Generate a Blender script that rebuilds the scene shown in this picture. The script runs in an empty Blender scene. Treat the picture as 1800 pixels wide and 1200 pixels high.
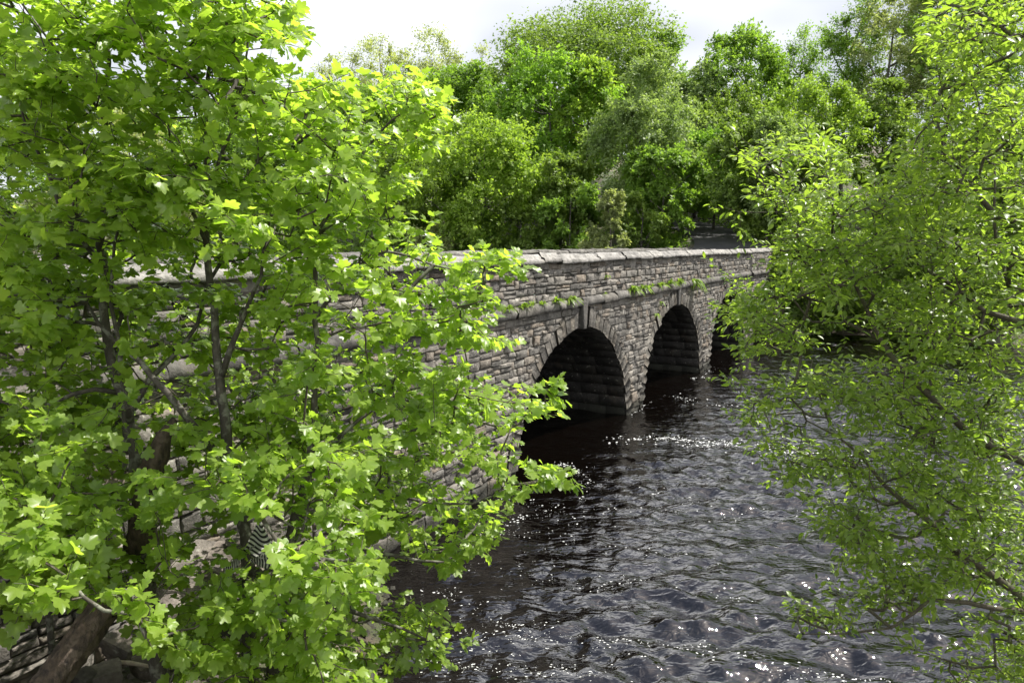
import bpy, math, random
import numpy as np
from mathutils import Matrix, Vector

random.seed(7)
rng = np.random.default_rng(7)
SC = bpy.context.scene
COL = SC.collection
R = math.radians

# ------------------------------------------------------------------ camera
F, EYE = 1300.0, 5.43
PITCH = math.atan(170 / F)
CP, SP = math.cos(PITCH), math.sin(PITCH)
cam_d = bpy.data.cameras.new('camera')
cam = bpy.data.objects.new('camera', cam_d)
COL.objects.link(cam)
cam.location = (0, 0, EYE)
cam.rotation_euler = (R(90) - PITCH, 0, 0)
cam_d.sensor_width = 36
cam_d.lens = F / 1800 * 36
cam_d.clip_start = 0.1
cam_d.clip_end = 3000
SC.camera = cam

# ------------------------------------------------------------------ sky, sun, exposure
SUN_AZ, SUN_EL = R(74), R(59)          # azimuth clockwise from the view direction (+Y)
w = bpy.data.worlds.new('World')
SC.world = w
w.use_nodes = True
nt = w.node_tree
bg = nt.nodes['Background']
sky = nt.nodes.new('ShaderNodeTexSky')
sky.sky_type = 'NISHITA'
sky.sun_disc = False
sky.sun_elevation = SUN_EL
sky.sun_rotation = SUN_AZ
sky.air_density = 0.7
sky.dust_density = 1.6
sky.ozone_density = 0.6
tc = nt.nodes.new('ShaderNodeTexCoord')
mp = nt.nodes.new('ShaderNodeMapping')
mp.inputs['Scale'].default_value = (1.0, 1.0, 2.2)
mp.inputs['Location'].default_value = (2.8, 6.3, 0)
nz = nt.nodes.new('ShaderNodeTexNoise')
nz.inputs['Scale'].default_value = 1.7
nz.inputs['Detail'].default_value = 3.5
nz.inputs['Roughness'].default_value = 0.5
rp = nt.nodes.new('ShaderNodeValToRGB')
rp.color_ramp.elements.new(0.52)
for e_, (p_, c_) in zip(rp.color_ramp.elements, [(0.37, (3.8, 4.0, 4.4, 1)), (0.50, (6.2, 6.35, 6.7, 1)), (0.64, (26.5, 26.0, 25.6, 1))]):
    e_.position = p_
    e_.color = c_
sx = nt.nodes.new('ShaderNodeSeparateXYZ')
cv = nt.nodes.new('ShaderNodeMapRange')          # the cloud sheet thins out overhead, where the sun stands in the clear
cv.interpolation_type = 'SMOOTHSTEP'
for k_, v_ in (('From Min', 0.50), ('From Max', 0.80), ('To Min', 0.97), ('To Max', 0.10)):
    cv.inputs[k_].default_value = v_
mx = nt.nodes.new('ShaderNodeMixRGB')
nt.links.new(tc.outputs['Generated'], mp.inputs['Vector'])
nt.links.new(tc.outputs['Generated'], sx.inputs['Vector'])
nt.links.new(sx.outputs['Z'], cv.inputs['Value'])
nt.links.new(cv.outputs['Result'], mx.inputs['Fac'])
nt.links.new(mp.outputs['Vector'], nz.inputs['Vector'])
nt.links.new(nz.outputs['Fac'], rp.inputs['Fac'])
nt.links.new(sky.outputs['Color'], mx.inputs['Color1'])
nt.links.new(rp.outputs['Color'], mx.inputs['Color2'])
nt.links.new(mx.outputs['Color'], bg.inputs['Color'])
bg.inputs['Strength'].default_value = 0.1

sd = bpy.data.lights.new('sun', 'SUN')
sd.energy = 5.0
sd.angle = R(0.5)
sd.color = (1.0, 0.955, 0.88)
sun = bpy.data.objects.new('sun', sd)
COL.objects.link(sun)
to_sun = Vector((math.sin(SUN_AZ) * math.cos(SUN_EL), math.cos(SUN_AZ) * math.cos(SUN_EL), math.sin(SUN_EL)))
sun.rotation_euler = to_sun.to_track_quat('Z', 'Y').to_euler()
sun.location = to_sun * 60

SC.view_settings.view_transform = 'Standard'
SC.view_settings.look = 'None'
SC.view_settings.gamma = 1
SC.view_settings.use_curve_mapping = False
SC.view_settings.exposure = 1.0
SC.render.engine = 'CYCLES'
cy = SC.cycles
cy.max_bounces, cy.diffuse_bounces, cy.glossy_bounces, cy.transmission_bounces = 7, 4, 3, 5
cy.use_denoising = True
cy.caustics_reflective = False
cy.caustics_refractive = False
cy.sample_clamp_indirect = 6

# ------------------------------------------------------------------ helpers
def at(px, py, Y):
    """the world point that lies Y metres ahead along the pixel's line of sight"""
    u, v = (px - 900) / F, (600 - py) / F
    t = Y / (CP + v * SP)
    return np.array([u * t, Y, (v * CP - SP) * t + EYE])

def pix(P):
    P = np.atleast_2d(P) - np.array([0, 0, EYE])
    d = P[:, 1] * CP - P[:, 2] * SP
    return 900 + F * P[:, 0] / d, 600 - F * (P[:, 1] * SP + P[:, 2] * CP) / d, d

def nodes_of(name):
    m = bpy.data.materials.new(name)
    m.use_nodes = True
    t = m.node_tree
    b = t.nodes['Principled BSDF']
    return m, t, b

def N(t, kind, **kw):
    n = t.nodes.new(kind)
    for k, v in kw.items():
        if k in n.inputs:
            n.inputs[k].default_value = v
        else:
            setattr(n, k, v)
    return n

def ramp(t, fac, stops):
    r = t.nodes.new('ShaderNodeValToRGB')
    e = r.color_ramp.elements
    while len(e) < len(stops):
        e.new(0.5)
    for i, (p, c) in enumerate(stops):
        e[i].position = p
        e[i].color = (*c, 1)
    t.links.new(fac, r.inputs['Fac'])
    return r.outputs['Color']

def math_n(t, op, a, b):
    n = t.nodes.new('ShaderNodeMath')
    n.operation = op
    for i, x in enumerate((a, b)):
        if isinstance(x, (int, float)):
            n.inputs[i].default_value = x
        else:
            t.links.new(x, n.inputs[i])
    return n.outputs[0]

def mixc(t, fac, a, b, mode='MIX'):
    n = t.nodes.new('ShaderNodeMixRGB')
    n.blend_type = mode
    for k, x in (('Fac', fac), ('Color1', a), ('Color2', b)):
        if isinstance(x, (int, float)):
            n.inputs[k].default_value = x
        elif isinstance(x, tuple):
            n.inputs[k].default_value = (*x, 1)
        else:
            t.links.new(x, n.inputs[k])
    return n.outputs['Color']

def tint_of(t):
    """per-piece random number: the mesh attribute 'tint' of joined pieces, else the object's own random"""
    a = N(t, 'ShaderNodeAttribute', attribute_name='tint')
    o = N(t, 'ShaderNodeObjectInfo')
    z = math_n(t, 'LESS_THAN', a.outputs['Fac'], 0.001)
    return math_n(t, 'ADD', a.outputs['Fac'], math_n(t, 'MULTIPLY', z, o.outputs['Random']))

def wpos(t):
    return N(t, 'ShaderNodeNewGeometry').outputs['Position']

def noise(t, vec, scale, detail=4, rough=0.55, dist=0.0, out='Fac'):
    n = N(t, 'ShaderNodeTexNoise', Scale=scale, Detail=detail, Roughness=rough, Distortion=dist)
    t.links.new(vec, n.inputs['Vector'])
    return n.outputs[out]

def bump(t, b, height, strength, dist):
    n = N(t, 'ShaderNodeBump', Strength=strength, Distance=dist)
    t.links.new(height, n.inputs['Height'])
    t.links.new(n.outputs['Normal'], b.inputs['Normal'])
    return n

def leaf_mat(name, dark, light, trans_gain=1.9, trans=0.5, rough=0.42, spec=0.4):
    m, t, b = nodes_of(name)
    tv = tint_of(t)
    c = ramp(t, tv, [(0.0, dark), (1.0, light)])
    t.links.new(c, b.inputs['Base Color'])
    b.inputs['Roughness'].default_value = rough
    b.inputs['Specular IOR Level'].default_value = spec
    tr = N(t, 'ShaderNodeBsdfTranslucent')
    g = mixc(t, 1.0, c, (trans_gain * 0.98, trans_gain, trans_gain * 0.5), 'MULTIPLY')
    t.links.new(g, tr.inputs['Color'])
    ms = N(t, 'ShaderNodeMixShader')
    ms.inputs['Fac'].default_value = trans
    t.links.new(b.outputs[0], ms.inputs[1])
    t.links.new(tr.outputs[0], ms.inputs[2])
    t.links.new(ms.outputs[0], t.nodes['Material Output'].inputs['Surface'])
    return m

def stone_mat(name, cols, dark_amt=0.5, bumpd=0.02):
    m, t, b = nodes_of(name)
    tv = tint_of(t)
    P = wpos(t)
    c = ramp(t, tv, [(i / (len(cols) - 1), k) for i, k in enumerate(cols)])
    n1 = noise(t, P, 3.2, 6, 0.62)
    n2 = noise(t, P, 17, 5, 0.6)
    c = mixc(t, dark_amt, c, ramp(t, n1, [(0.34, (0.30, 0.29, 0.27)), (0.62, (1.0, 0.98, 0.95))]), 'MULTIPLY')
    c = mixc(t, 0.6, c, ramp(t, n2, [(0.3, (0.5, 0.49, 0.47)), (0.7, (1.25, 1.24, 1.2))]), 'MULTIPLY')
    # pale lichen and brown iron stain with shapes of their own
    l = noise(t, P, 9, 3, 0.5, 0.6)
    c = mixc(t, ramp(t, l, [(0.64, (0, 0, 0)), (0.72, (0.45, 0.45, 0.45))]), c, (0.42, 0.42, 0.36))
    i = noise(t, P, 1.6, 3, 0.5)
    c = mixc(t, ramp(t, i, [(0.6, (0, 0, 0)), (0.76, (0.25, 0.25, 0.25))]), c, (0.20, 0.15, 0.10))
    # long weather streaks, and the green-black tide mark the river leaves on the stones
    ms_ = N(t, 'ShaderNodeMapping', Scale=(1, 1, 0.22))
    t.links.new(P, ms_.inputs['Vector'])
    c = mixc(t, 0.45, c, ramp(t, noise(t, ms_.outputs['Vector'], 4.5, 4, 0.55), [(0.40, (0.42, 0.41, 0.40)), (0.56, (1.05, 1.04, 1.02))]), 'MULTIPLY')
    sz_ = N(t, 'ShaderNodeSeparateXYZ')
    t.links.new(P, sz_.inputs['Vector'])
    tide = math_n(t, 'ADD', sz_.outputs['Z'], math_n(t, 'MULTIPLY', noise(t, P, 2.5, 4, 0.6), -0.5))
    c = mixc(t, ramp(t, tide, [(0.0, (0.8, 0.8, 0.8)), (0.14, (0, 0, 0))]), c, (0.020, 0.021, 0.015))
    t.links.new(c, b.inputs['Base Color'])
    b.inputs['Roughness'].default_value = 0.9
    b.inputs['Specular IOR Level'].default_value = 0.25
    h = math_n(t, 'ADD', noise(t, P, 24, 6, 0.7), math_n(t, 'MULTIPLY', noise(t, P, 7, 4, 0.6), 1.6))
    bump(t, b, h, 0.9, bumpd)
    return m

M_STONE = stone_mat('gritstone', [(0.100, 0.097, 0.092), (0.18, 0.172, 0.160), (0.235, 0.222, 0.203), (0.30, 0.285, 0.262), (0.225, 0.190, 0.155), (0.15, 0.146, 0.140), (0.26, 0.248, 0.23)], 0.6, 0.030)
M_VOUS = stone_mat('arch_gritstone', [(0.085, 0.082, 0.078), (0.15, 0.143, 0.133), (0.20, 0.19, 0.175), (0.16, 0.145, 0.125)], 0.7, 0.034)
M_COPE = stone_mat('coping_gritstone', [(0.25, 0.247, 0.243), (0.34, 0.335, 0.325), (0.29, 0.285, 0.272)], 0.65, 0.028)
M_STRING = stone_mat('string_gritstone', [(0.12, 0.118, 0.113), (0.18, 0.173, 0.165), (0.15, 0.143, 0.13)], 0.7, 0.02)
M_MORTAR = stone_mat('mortar', [(0.24, 0.23, 0.21), (0.29, 0.275, 0.255)], 0.4, 0.008)
M_SOFFIT = stone_mat('shaded_gritstone', [(0.028, 0.027, 0.026), (0.042, 0.040, 0.038), (0.034, 0.032, 0.028)], 0.6, 0.02)  # very dark stone: the deep shade under the arches is put into its colour
M_COPE2 = stone_mat('shaded_coping', [(0.13, 0.128, 0.122), (0.19, 0.185, 0.175), (0.15, 0.148, 0.135)], 0.7, 0.03)  # darker copy of the coping stone, shade painted in for the far parapet
M_KEY = stone_mat('key_gritstone', [(0.10, 0.097, 0.093), (0.14, 0.135, 0.128)], 0.6, 0.02)
M_ROCK = stone_mat('bank_rock', [(0.14, 0.122, 0.108), (0.22, 0.195, 0.178), (0.18, 0.165, 0.15), (0.12, 0.11, 0.10)], 0.6, 0.03)

def bark_mat(name, a, bcol, lich=(0.33, 0.34, 0.28), la=0.5, bd=0.012):
    m, t, b = nodes_of(name)
    P = wpos(t)
    mpn = N(t, 'ShaderNodeMapping', Scale=(1, 1, 0.35))
    t.links.new(P, mpn.inputs['Vector'])
    n1 = noise(t, mpn.outputs['Vector'], 26, 5, 0.65)
    c = ramp(t, n1, [(0.3, a), (0.7, bcol)])
    l = noise(t, P, 11, 4, 0.55, 0.4)
    c = mixc(t, ramp(t, l, [(0.52, (0, 0, 0)), (0.62, (la, la, la))]), c, lich)
    t.links.new(c, b.inputs['Base Color'])
    b.inputs['Roughness'].default_value = 0.85
    bump(t, b, n1, 0.9, bd)
    return m

M_BARK = bark_mat('grey_bark', (0.03, 0.026, 0.02), (0.085, 0.074, 0.06), (0.28, 0.29, 0.23))
M_TWIG = bark_mat('twig_bark', (0.035, 0.028, 0.02), (0.075, 0.06, 0.042), la=0.15)
M_WBARK = bark_mat('willow_bark', (0.03, 0.025, 0.016), (0.07, 0.06, 0.038), (0.09, 0.11, 0.04), 0.5)
M_DEAD = bark_mat('dead_wood', (0.014, 0.010, 0.007), (0.10, 0.070, 0.048), (0.15, 0.115, 0.085), 0.5, 0.035)
M_PALEWOOD = bark_mat('bleached_wood', (0.25, 0.2, 0.15), (0.42, 0.36, 0.28), (0.4, 0.37, 0.3), 0.3)

# --- mesh building with numpy
def mesh_np(name, V, faces, smooth=False, tint=None, mats=()):
    """faces: list of integer arrays, each of shape (n, k)"""
    me = bpy.data.meshes.new(name)
    V = np.asarray(V, dtype=np.float32)
    faces = [np.asarray(f, dtype=np.int32) for f in faces if len(f)]
    nl = sum(f.size for f in faces)
    npoly = sum(len(f) for f in faces)
    me.vertices.add(len(V))
    me.vertices.foreach_set('co', V.ravel())
    me.loops.add(nl)
    me.loops.foreach_set('vertex_index', np.concatenate([f.ravel() for f in faces]))
    me.polygons.add(npoly)
    st, k0 = [], 0
    for f in faces:
        st.append(np.arange(len(f), dtype=np.int32) * f.shape[1] + k0)
        k0 += f.size
    me.polygons.foreach_set('loop_start', np.concatenate(st))
    if smooth:
        me.polygons.foreach_set('use_smooth', np.ones(npoly, dtype=bool))
    if tint is not None:
        a = me.attributes.new('tint', 'FLOAT', 'POINT')
        a.data.foreach_set('value', np.asarray(tint, dtype=np.float32))
    for m in mats:
        me.materials.append(m)
    me.update(calc_edges=True)
    return me

def link(name, me, parent=None, loc=(0, 0, 0)):
    o = bpy.data.objects.new(name, me)
    COL.objects.link(o)
    o.location = loc
    if parent:
        o.parent = parent
    return o

def thing(name, label, cat, loc=(0, 0, 0), rz=0.0, group=None):
    o = bpy.data.objects.new(name, None)
    COL.objects.link(o)
    o.location = loc
    o.rotation_euler = (0, 0, rz)
    o.empty_display_size = 0.2
    return tag(o, label, cat, group)

def tag(o, label, cat, group=None):
    o['label'] = label
    o['category'] = cat
    if group:
        o['group'] = group
    return o

def unit(v):
    return v / (np.linalg.norm(v, axis=-1, keepdims=True) + 1e-9)

def scatter(T, faces, pos, basis, scale):
    """copies of template T (nv,3) at pos (n,3) with basis (n,3,3, columns x y z) and scale (n,)"""
    n, nv = len(pos), len(T)
    V = np.einsum('nij,vj->nvi', basis * scale[:, None, None], T) + pos[:, None, :]
    Fs = [(f[None] + (np.arange(n) * nv)[:, None, None]).reshape(-1, f.shape[1]) for f in faces]
    return V.reshape(-1, 3), Fs

def join_sets(sets):
    Vs, Fd, off = [], {}, 0
    for V, Fs in sets:
        for f in Fs:
            Fd.setdefault(f.shape[1], []).append(f + off)
        Vs.append(V)
        off += len(V)
    return np.concatenate(Vs), [np.concatenate(f) for f in Fd.values()]

def basis_from(y, z):
    """columns x, y, z with y along `y` and z near `z`"""
    y = unit(y)
    x = unit(np.cross(y, z))
    z = np.cross(x, y)
    return np.stack([x, y, z], axis=-1)

def tube(pts, rad, sides=6, cap=True):
    pts = np.asarray(pts, float)
    rad = np.asarray(rad, float)
    n = len(pts)
    tan = np.gradient(pts, axis=0)
    tan = unit(tan)
    ref = np.array([0, 0, 1.0]) if abs(tan[0, 2]) < 0.8 else np.array([1.0, 0, 0])
    V = np.zeros((n, sides, 3))
    u = np.cross(tan[0], ref)
    for i in range(n):
        u = u - tan[i] * np.dot(u, tan[i])
        u = u / (np.linalg.norm(u) + 1e-9)
        v = np.cross(tan[i], u)
        a = np.arange(sides) / sides * 2 * np.pi
        V[i] = pts[i] + rad[i] * (np.cos(a)[:, None] * u + np.sin(a)[:, None] * v)
    idx = np.arange(n * sides).reshape(n, sides)
    q = np.stack([idx[:-1], np.roll(idx[:-1], -1, 1), np.roll(idx[1:], -1, 1), idx[1:]], -1).reshape(-1, 4)
    Fs = [q]
    Vv = V.reshape(-1, 3)
    if cap:
        Vv = np.vstack([Vv, pts[0], pts[-1]])
        c0, c1 = n * sides, n * sides + 1
        s = np.arange(sides)
        Fs.append(np.concatenate([np.stack([np.full(sides, c0), np.roll(idx[0], -1), idx[0]], -1),
                                  np.stack([np.full(sides, c1), idx[-1], np.roll(idx[-1], -1)], -1)]))
    return Vv, Fs

def resample(pts, rad, step):
    """Catmull-Rom through the points"""
    P = np.asarray(pts, float)
    Pp = np.vstack([2 * P[0] - P[1], P, 2 * P[-1] - P[-2]])
    oP, oR = [], []
    for i in range(len(P) - 1):
        k = max(1, int(np.linalg.norm(P[i + 1] - P[i]) / step))
        for j in range(k):
            t = j / k
            p0, p1, p2, p3 = Pp[i:i + 4]
            oP.append(0.5 * ((2 * p1) + (p2 - p0) * t + (2 * p0 - 5 * p1 + 4 * p2 - p3) * t * t + (3 * p1 - p0 - 3 * p2 + p3) * t ** 3))
            oR.append(rad[i] + (rad[i + 1] - rad[i]) * t)
    oP.append(P[-1])
    oR.append(rad[-1])
    return np.array(oP), np.array(oR)

# value noise for terrain
_NG = rng.random((64, 64))
def vnoise(x, y):
    xi, yi = np.floor(x).astype(int), np.floor(y).astype(int)
    fx, fy = x - xi, y - yi
    fx, fy = fx * fx * (3 - 2 * fx), fy * fy * (3 - 2 * fy)
    g = lambda a, b: _NG[a % 64, b % 64]
    return (g(xi, yi) * (1 - fx) + g(xi + 1, yi) * fx) * (1 - fy) + (g(xi, yi + 1) * (1 - fx) + g(xi + 1, yi + 1) * fx) * fy

# ------------------------------------------------------------------ bridge frame: s along the bridge, l away from the viewer
TH = R(28.774)
D = 8.0
BX = np.array([math.sin(TH), math.cos(TH)])
BN = np.array([-math.cos(TH), math.sin(TH)])
BROT = math.pi / 2 - TH
ORIG = BN * D
WID = 6.2
def sl(X, Y):
    return X * BX[0] + Y * BX[1], X * BN[0] + Y * BN[1] - D
def bw(s, l, z=0.0):
    p = ORIG + BX * s + BN * l
    return np.array([p[0], p[1], z])

Z_STR0, Z_STR1 = 3.77, 4.03
Z_COP0, Z_COP1 = 4.975, 5.205
ARCH_A, ARCH_B, ARCH_Z = 3.70, 3.30, -0.10
ARCHES = [18.45, 27.5, 36.5, 45.55]
S0, S1 = -6.0, 53.0
PIL = 40.9            # from here on the wall stands proud of the rest

ROAD = np.array([(-30, 3.1, 4.05), (40, 3.1, 4.05), (46, 3.1, 4.45), (52, 3.5, 5.25), (58, 5.4, 6.05), (64, 9, 6.9), (72, 15, 8.0), (86, 28, 9.8), (110, 52, 13)], float)
RD, _ = resample(ROAD, np.ones(len(ROAD)), 1.0)

# ------------------------------------------------------------------ terrain, one sheet to the horizon
def smooth(a, b, x):
    t = np.clip((x - a) / (b - a), 0, 1)
    return t * t * (3 - 2 * t)

def terrain(X, Y):
    X, Y = np.asarray(X, float), np.asarray(Y, float)
    s, l = sl(X, Y)
    n = vnoise(X * 0.11 + 7, Y * 0.11 + 3) - 0.5
    n2 = vnoise(X * 0.45, Y * 0.45) - 0.5
    q = s - 47.5 + 3.5 * n + 0.00 * l
    far = -2.2 + 2.2 * smooth(-7, 0, q) + 3.9 * smooth(0, 7.5, q) + 0.09 * np.clip(q - 7, 0, 16) + 0.30 * np.clip(q - 20, 0, 45) + 0.04 * np.clip(q - 65, 0, 1000) + 0.5 * n2 * smooth(0, 4, q)
    # the near bank: a slope that comes down from the wall foot and from under the viewer to the water
    e = 0.62 - 0.16 * (s - 5.0)
    wallfoot = np.clip(e, -2.2, 3.0) + 0.75 * np.exp(-((s - 6.6) / 0.9) ** 2) * smooth(-2.4, -0.2, l)
    near = 3.7 - 0.95 * np.clip(Y - 1.0 + np.where(X < -1, 1.1 * (X + 1), 0.12 * np.clip(X, 0, 30)), 0, 6.3)
    near = near - 1.35 * smooth(-0.8, -2.4, X)
    near = np.maximum(near, np.where(l < 0.6, wallfoot - 0.26 * np.clip(-l - 0.8, 0, 9), -2.2))
    near = near + 0.12 * n2 + 0.5 * n * smooth(0, 4, -Y)
    near = np.where(l > 0.6, np.where(s < 3.0 + 2 * n, 3.4 - 0.4 * np.clip(l - 6.2, 0, 12), -2.2), near)
    near = np.clip(near, -2.2, 3.9)
    z = np.maximum(far, near)
    # the road bed
    d2 = (s[..., None] - RD[:, 0]) ** 2 + (l[..., None] - RD[:, 1]) ** 2
    k = np.argmin(d2, -1)
    dist = np.sqrt(np.take_along_axis(d2, k[..., None], -1)[..., 0])
    rz = RD[k, 2]
    on = (s > 46.5) | (s < 0)
    f = np.where(on, 1 - smooth(2.6, 5.5, dist), 0)
    z = z * (1 - f) + (rz - 0.12) * f
    return z

def axis(lo, hi, step, outs):
    return np.unique(np.concatenate([np.arange(lo, hi, step), outs]))
gx = axis(-70, 80, 1.1, np.array([-1500, -800, -400, -250, -160, -110, -85, 95, 120, 170, 260, 420, 800, 1500]))
gx = np.unique(np.concatenate([gx, np.arange(-9, 5, 0.22)]))
gy = axis(-30, 130, 1.1, np.array([-1500, -700, -300, -150, -80, -45, 140, 155, 180, 220, 300, 450, 800, 1800]))
gy = np.unique(np.concatenate([gy, np.arange(2, 13, 0.22)]))
GX, GY = np.meshgrid(gx, gy, indexing='ij')
GZ = terrain(GX, GY)
idx = np.arange(GX.size).reshape(GX.shape)
quad = np.stack([idx[:-1, :-1], idx[1:, :-1], idx[1:, 1:], idx[:-1, 1:]], -1).reshape(-1, 4)
m, t, b = nodes_of('bank_soil')
P = wpos(t)
c = ramp(t, noise(t, P, 1.3, 6, 0.6), [(0.3, (0.045, 0.034, 0.022)), (0.5, (0.10, 0.08, 0.055)), (0.7, (0.20, 0.165, 0.13))])
g = noise(t, P, 0.5, 5, 0.6)
c = mixc(t, ramp(t, g, [(0.42, (0, 0, 0)), (0.6, (0.85, 0.85, 0.85))]), c, (0.045, 0.075, 0.018))
c = mixc(t, 0.7, c, ramp(t, noise(t, P, 30, 4, 0.6), [(0.3, (0.5, 0.5, 0.5)), (0.7, (1.2, 1.2, 1.2))]), 'MULTIPLY')
t.links.new(c, b.inputs['Base Color'])
b.inputs['Roughness'].default_value = 0.95
bump(t, b, noise(t, P, 14, 6, 0.7), 1.0, 0.06)
M_SOIL = m
ground = link('ground', mesh_np('ground', np.stack([GX, GY, GZ], -1).reshape(-1, 3), [quad], True, mats=[M_SOIL]))
ground['kind'] = 'structure'

# ------------------------------------------------------------------ road beyond the bridge and over it
pts = RD
tan = np.gradient(pts[:, :2], axis=0)
tan = tan / np.linalg.norm(tan, axis=1, keepdims=True)
nrm = np.stack([-tan[:, 1], tan[:, 0]], -1)
rows = []
for k in (-2.45, -1.2, 0, 1.2, 2.45):
    q = pts[:, :2] + nrm * k
    zz = pts[:, 2] + 0.05 * (1 - (k / 2.45) ** 2)
    rows.append(np.stack([ORIG[0] + BX[0] * q[:, 0] + BN[0] * q[:, 1], ORIG[1] + BX[1] * q[:, 0] + BN[1] * q[:, 1], zz], -1))
V = np.stack(rows, 1)
idx = np.arange(V.shape[0] * 5).reshape(-1, 5)
quad = np.stack([idx[:-1, :-1], idx[1:, :-1], idx[1:, 1:], idx[:-1, 1:]], -1).reshape(-1, 4)[:, ::-1]
m, t, b = nodes_of('asphalt')
P = wpos(t)
c = ramp(t, noise(t, P, 1.1, 6, 0.6), [(0.3, (0.02, 0.02, 0.021)), (0.7, (0.045, 0.044, 0.042))])
t.links.new(c, b.inputs['Base Color'])
b.inputs['Roughness'].default_value = 0.85
bump(t, b, noise(t, P, 60, 3, 0.6), 0.5, 0.01)
road = link('road', mesh_np('road', V.reshape(-1, 3), [quad], True, mats=[m]))
road['kind'] = 'structure'

# ------------------------------------------------------------------ water: a wave-displaced sheet
wx = np.unique(np.concatenate([np.arange(-6.5, 20, 0.075), [-200, -120, -70, -40, -25, -16, -11, 27, 32, 40, 55, 80, 120, 200]]))
st, y = [], 7.2
while y < 46:
    st.append(y)
    y += 0.05 + 0.0035 * (y - 7)
wy = np.unique(np.concatenate([st, [-60, -20, -5, 2, 5, 6.2, 48, 51, 56, 65, 80, 100, 140]]))
WX, WY = np.meshgrid(wx, wy, indexing='ij')
WZ = np.zeros_like(WX)
wr = np.random.default_rng(3)
gust = 0.55 + 0.9 * vnoise(WX * 0.22 + 5, WY * 0.3 + 9)
for k in range(46):
    lam = 0.30 * (4.0 ** wr.random())
    ang = R(-98) + wr.normal(0, 0.62)
    kx, ky = math.cos(ang) * 2 * math.pi / lam, math.sin(ang) * 2 * math.pi / lam
    amp = 0.0080 * lam ** 0.92
    ph = kx * WX + ky * WY + wr.random() * 6.28 + 2.2 * vnoise(WX * 0.5 + k, WY * 0.5)
    WZ += amp * (np.sin(ph) + 0.30 * np.cos(2 * ph))
sW, lW = sl(WX, WY)
calm = 1 - 0.55 * smooth(-5.5, -1.0, lW)
WZ *= gust * calm * ((WX > -6.6) & (WX < 20.1) & (WY > 7) & (WY < 46))
idx = np.arange(WX.size).reshape(WX.shape)
quad = np.stack([idx[:-1, :-1], idx[1:, :-1], idx[1:, 1:], idx[:-1, 1:]], -1).reshape(-1, 4)
m, t, b = nodes_of('peat_water')
P = wpos(t)
b.inputs['Base Color'].default_value = (0.0016, 0.0011, 0.0008, 1)
b.inputs['Roughness'].default_value = 0.02
b.inputs['IOR'].default_value = 1.62
b.inputs['Specular IOR Level'].default_value = 0.7
mpn = N(t, 'ShaderNodeMapping', Scale=(1.0, 1.9, 1.0))
t.links.new(P, mpn.inputs['Vector'])
h = math_n(t, 'ADD', noise(t, mpn.outputs['Vector'], 4.2, 2.5, 0.45, 0.6), math_n(t, 'MULTIPLY', noise(t, mpn.outputs['Vector'], 13, 2, 0.5, 0.3), 0.10))
bump(t, b, h, 0.7, 0.05)
M_WATER = m
water = link('water', mesh_np('water', np.stack([WX, WY, WZ], -1).reshape(-1, 3), [quad], True, mats=[M_WATER]))
water['kind'] = 'structure'

# ------------------------------------------------------------------ bridge
bridge = thing('stone_bridge', 'grey gritstone road bridge with round arches crossing the dark river', 'bridge', (ORIG[0], ORIG[1], 0), BROT)
br = np.random.default_rng(11)

def proud(s):
    return np.where(s > PIL, -0.12, 0.0)

# unit blocks: x and z run 0..1, the rough front bulges to -y (metres), the back sits in the wall at +0.08
def block_variant(nx=5, nz=4, amp=0.035, edge=0.035):
    gx_ = np.array([0, 0.07, *np.linspace(0, 1, nx)[1:-1], 0.93, 1])
    gz_ = np.array([0, 0.14, *np.linspace(0, 1, nz)[1:-1], 0.86, 1])
    X, Z = np.meshgrid(gx_, gz_, indexing='ij')
    Y = -0.014 - 1.35 * amp * br.random(X.shape) ** 1.3 + 0.055 * (br.random() - 0.5) * X + 0.055 * (br.random() - 0.45) * Z
    e = (X == 0) | (X == 1) | (Z == 0) | (Z == 1)
    Y[e] = Y[e] * 0.72 + 0.010 * br.random(e.sum())
    X2, Z2 = X.copy(), Z.copy()
    X2[0, :] += 0.02 * br.random(X.shape[1]); X2[-1, :] -= 0.02 * br.random(X.shape[1])
    Z2[:, 0] += 0.05 * br.random(X.shape[0]); Z2[:, -1] -= 0.05 * br.random(X.shape[0])
    inner = ~e
    X2[inner] += br.normal(0, 0.012, inner.sum()); Z2[inner] += br.normal(0, 0.02, inner.sum())
    V = np.stack([X2, Y, Z2], -1).reshape(-1, 3)
    n0 = len(V)
    i = np.arange(n0).reshape(X.shape)
    q = np.stack([i[:-1, :-1], i[1:, :-1], i[1:, 1:], i[:-1, 1:]], -1).reshape(-1, 4)
    ring = np.concatenate([i[:, 0], i[-1, 1:], i[-2::-1, -1], i[0, -2:0:-1]])
    B = V[ring].copy()
    B[:, 1] = 0.10
    j = n0 + np.arange(len(ring))
    r2 = np.roll(ring, -1); j2 = np.roll(j, -1)
    return np.vstack([V, B]), np.concatenate([q, np.stack([ring, j, j2, r2], -1)])
SMALL = [block_variant(3, 3, 0.035) for _ in range(12)]
BIG = [block_variant(4, 3, 0.06) for _ in range(12)]

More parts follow.
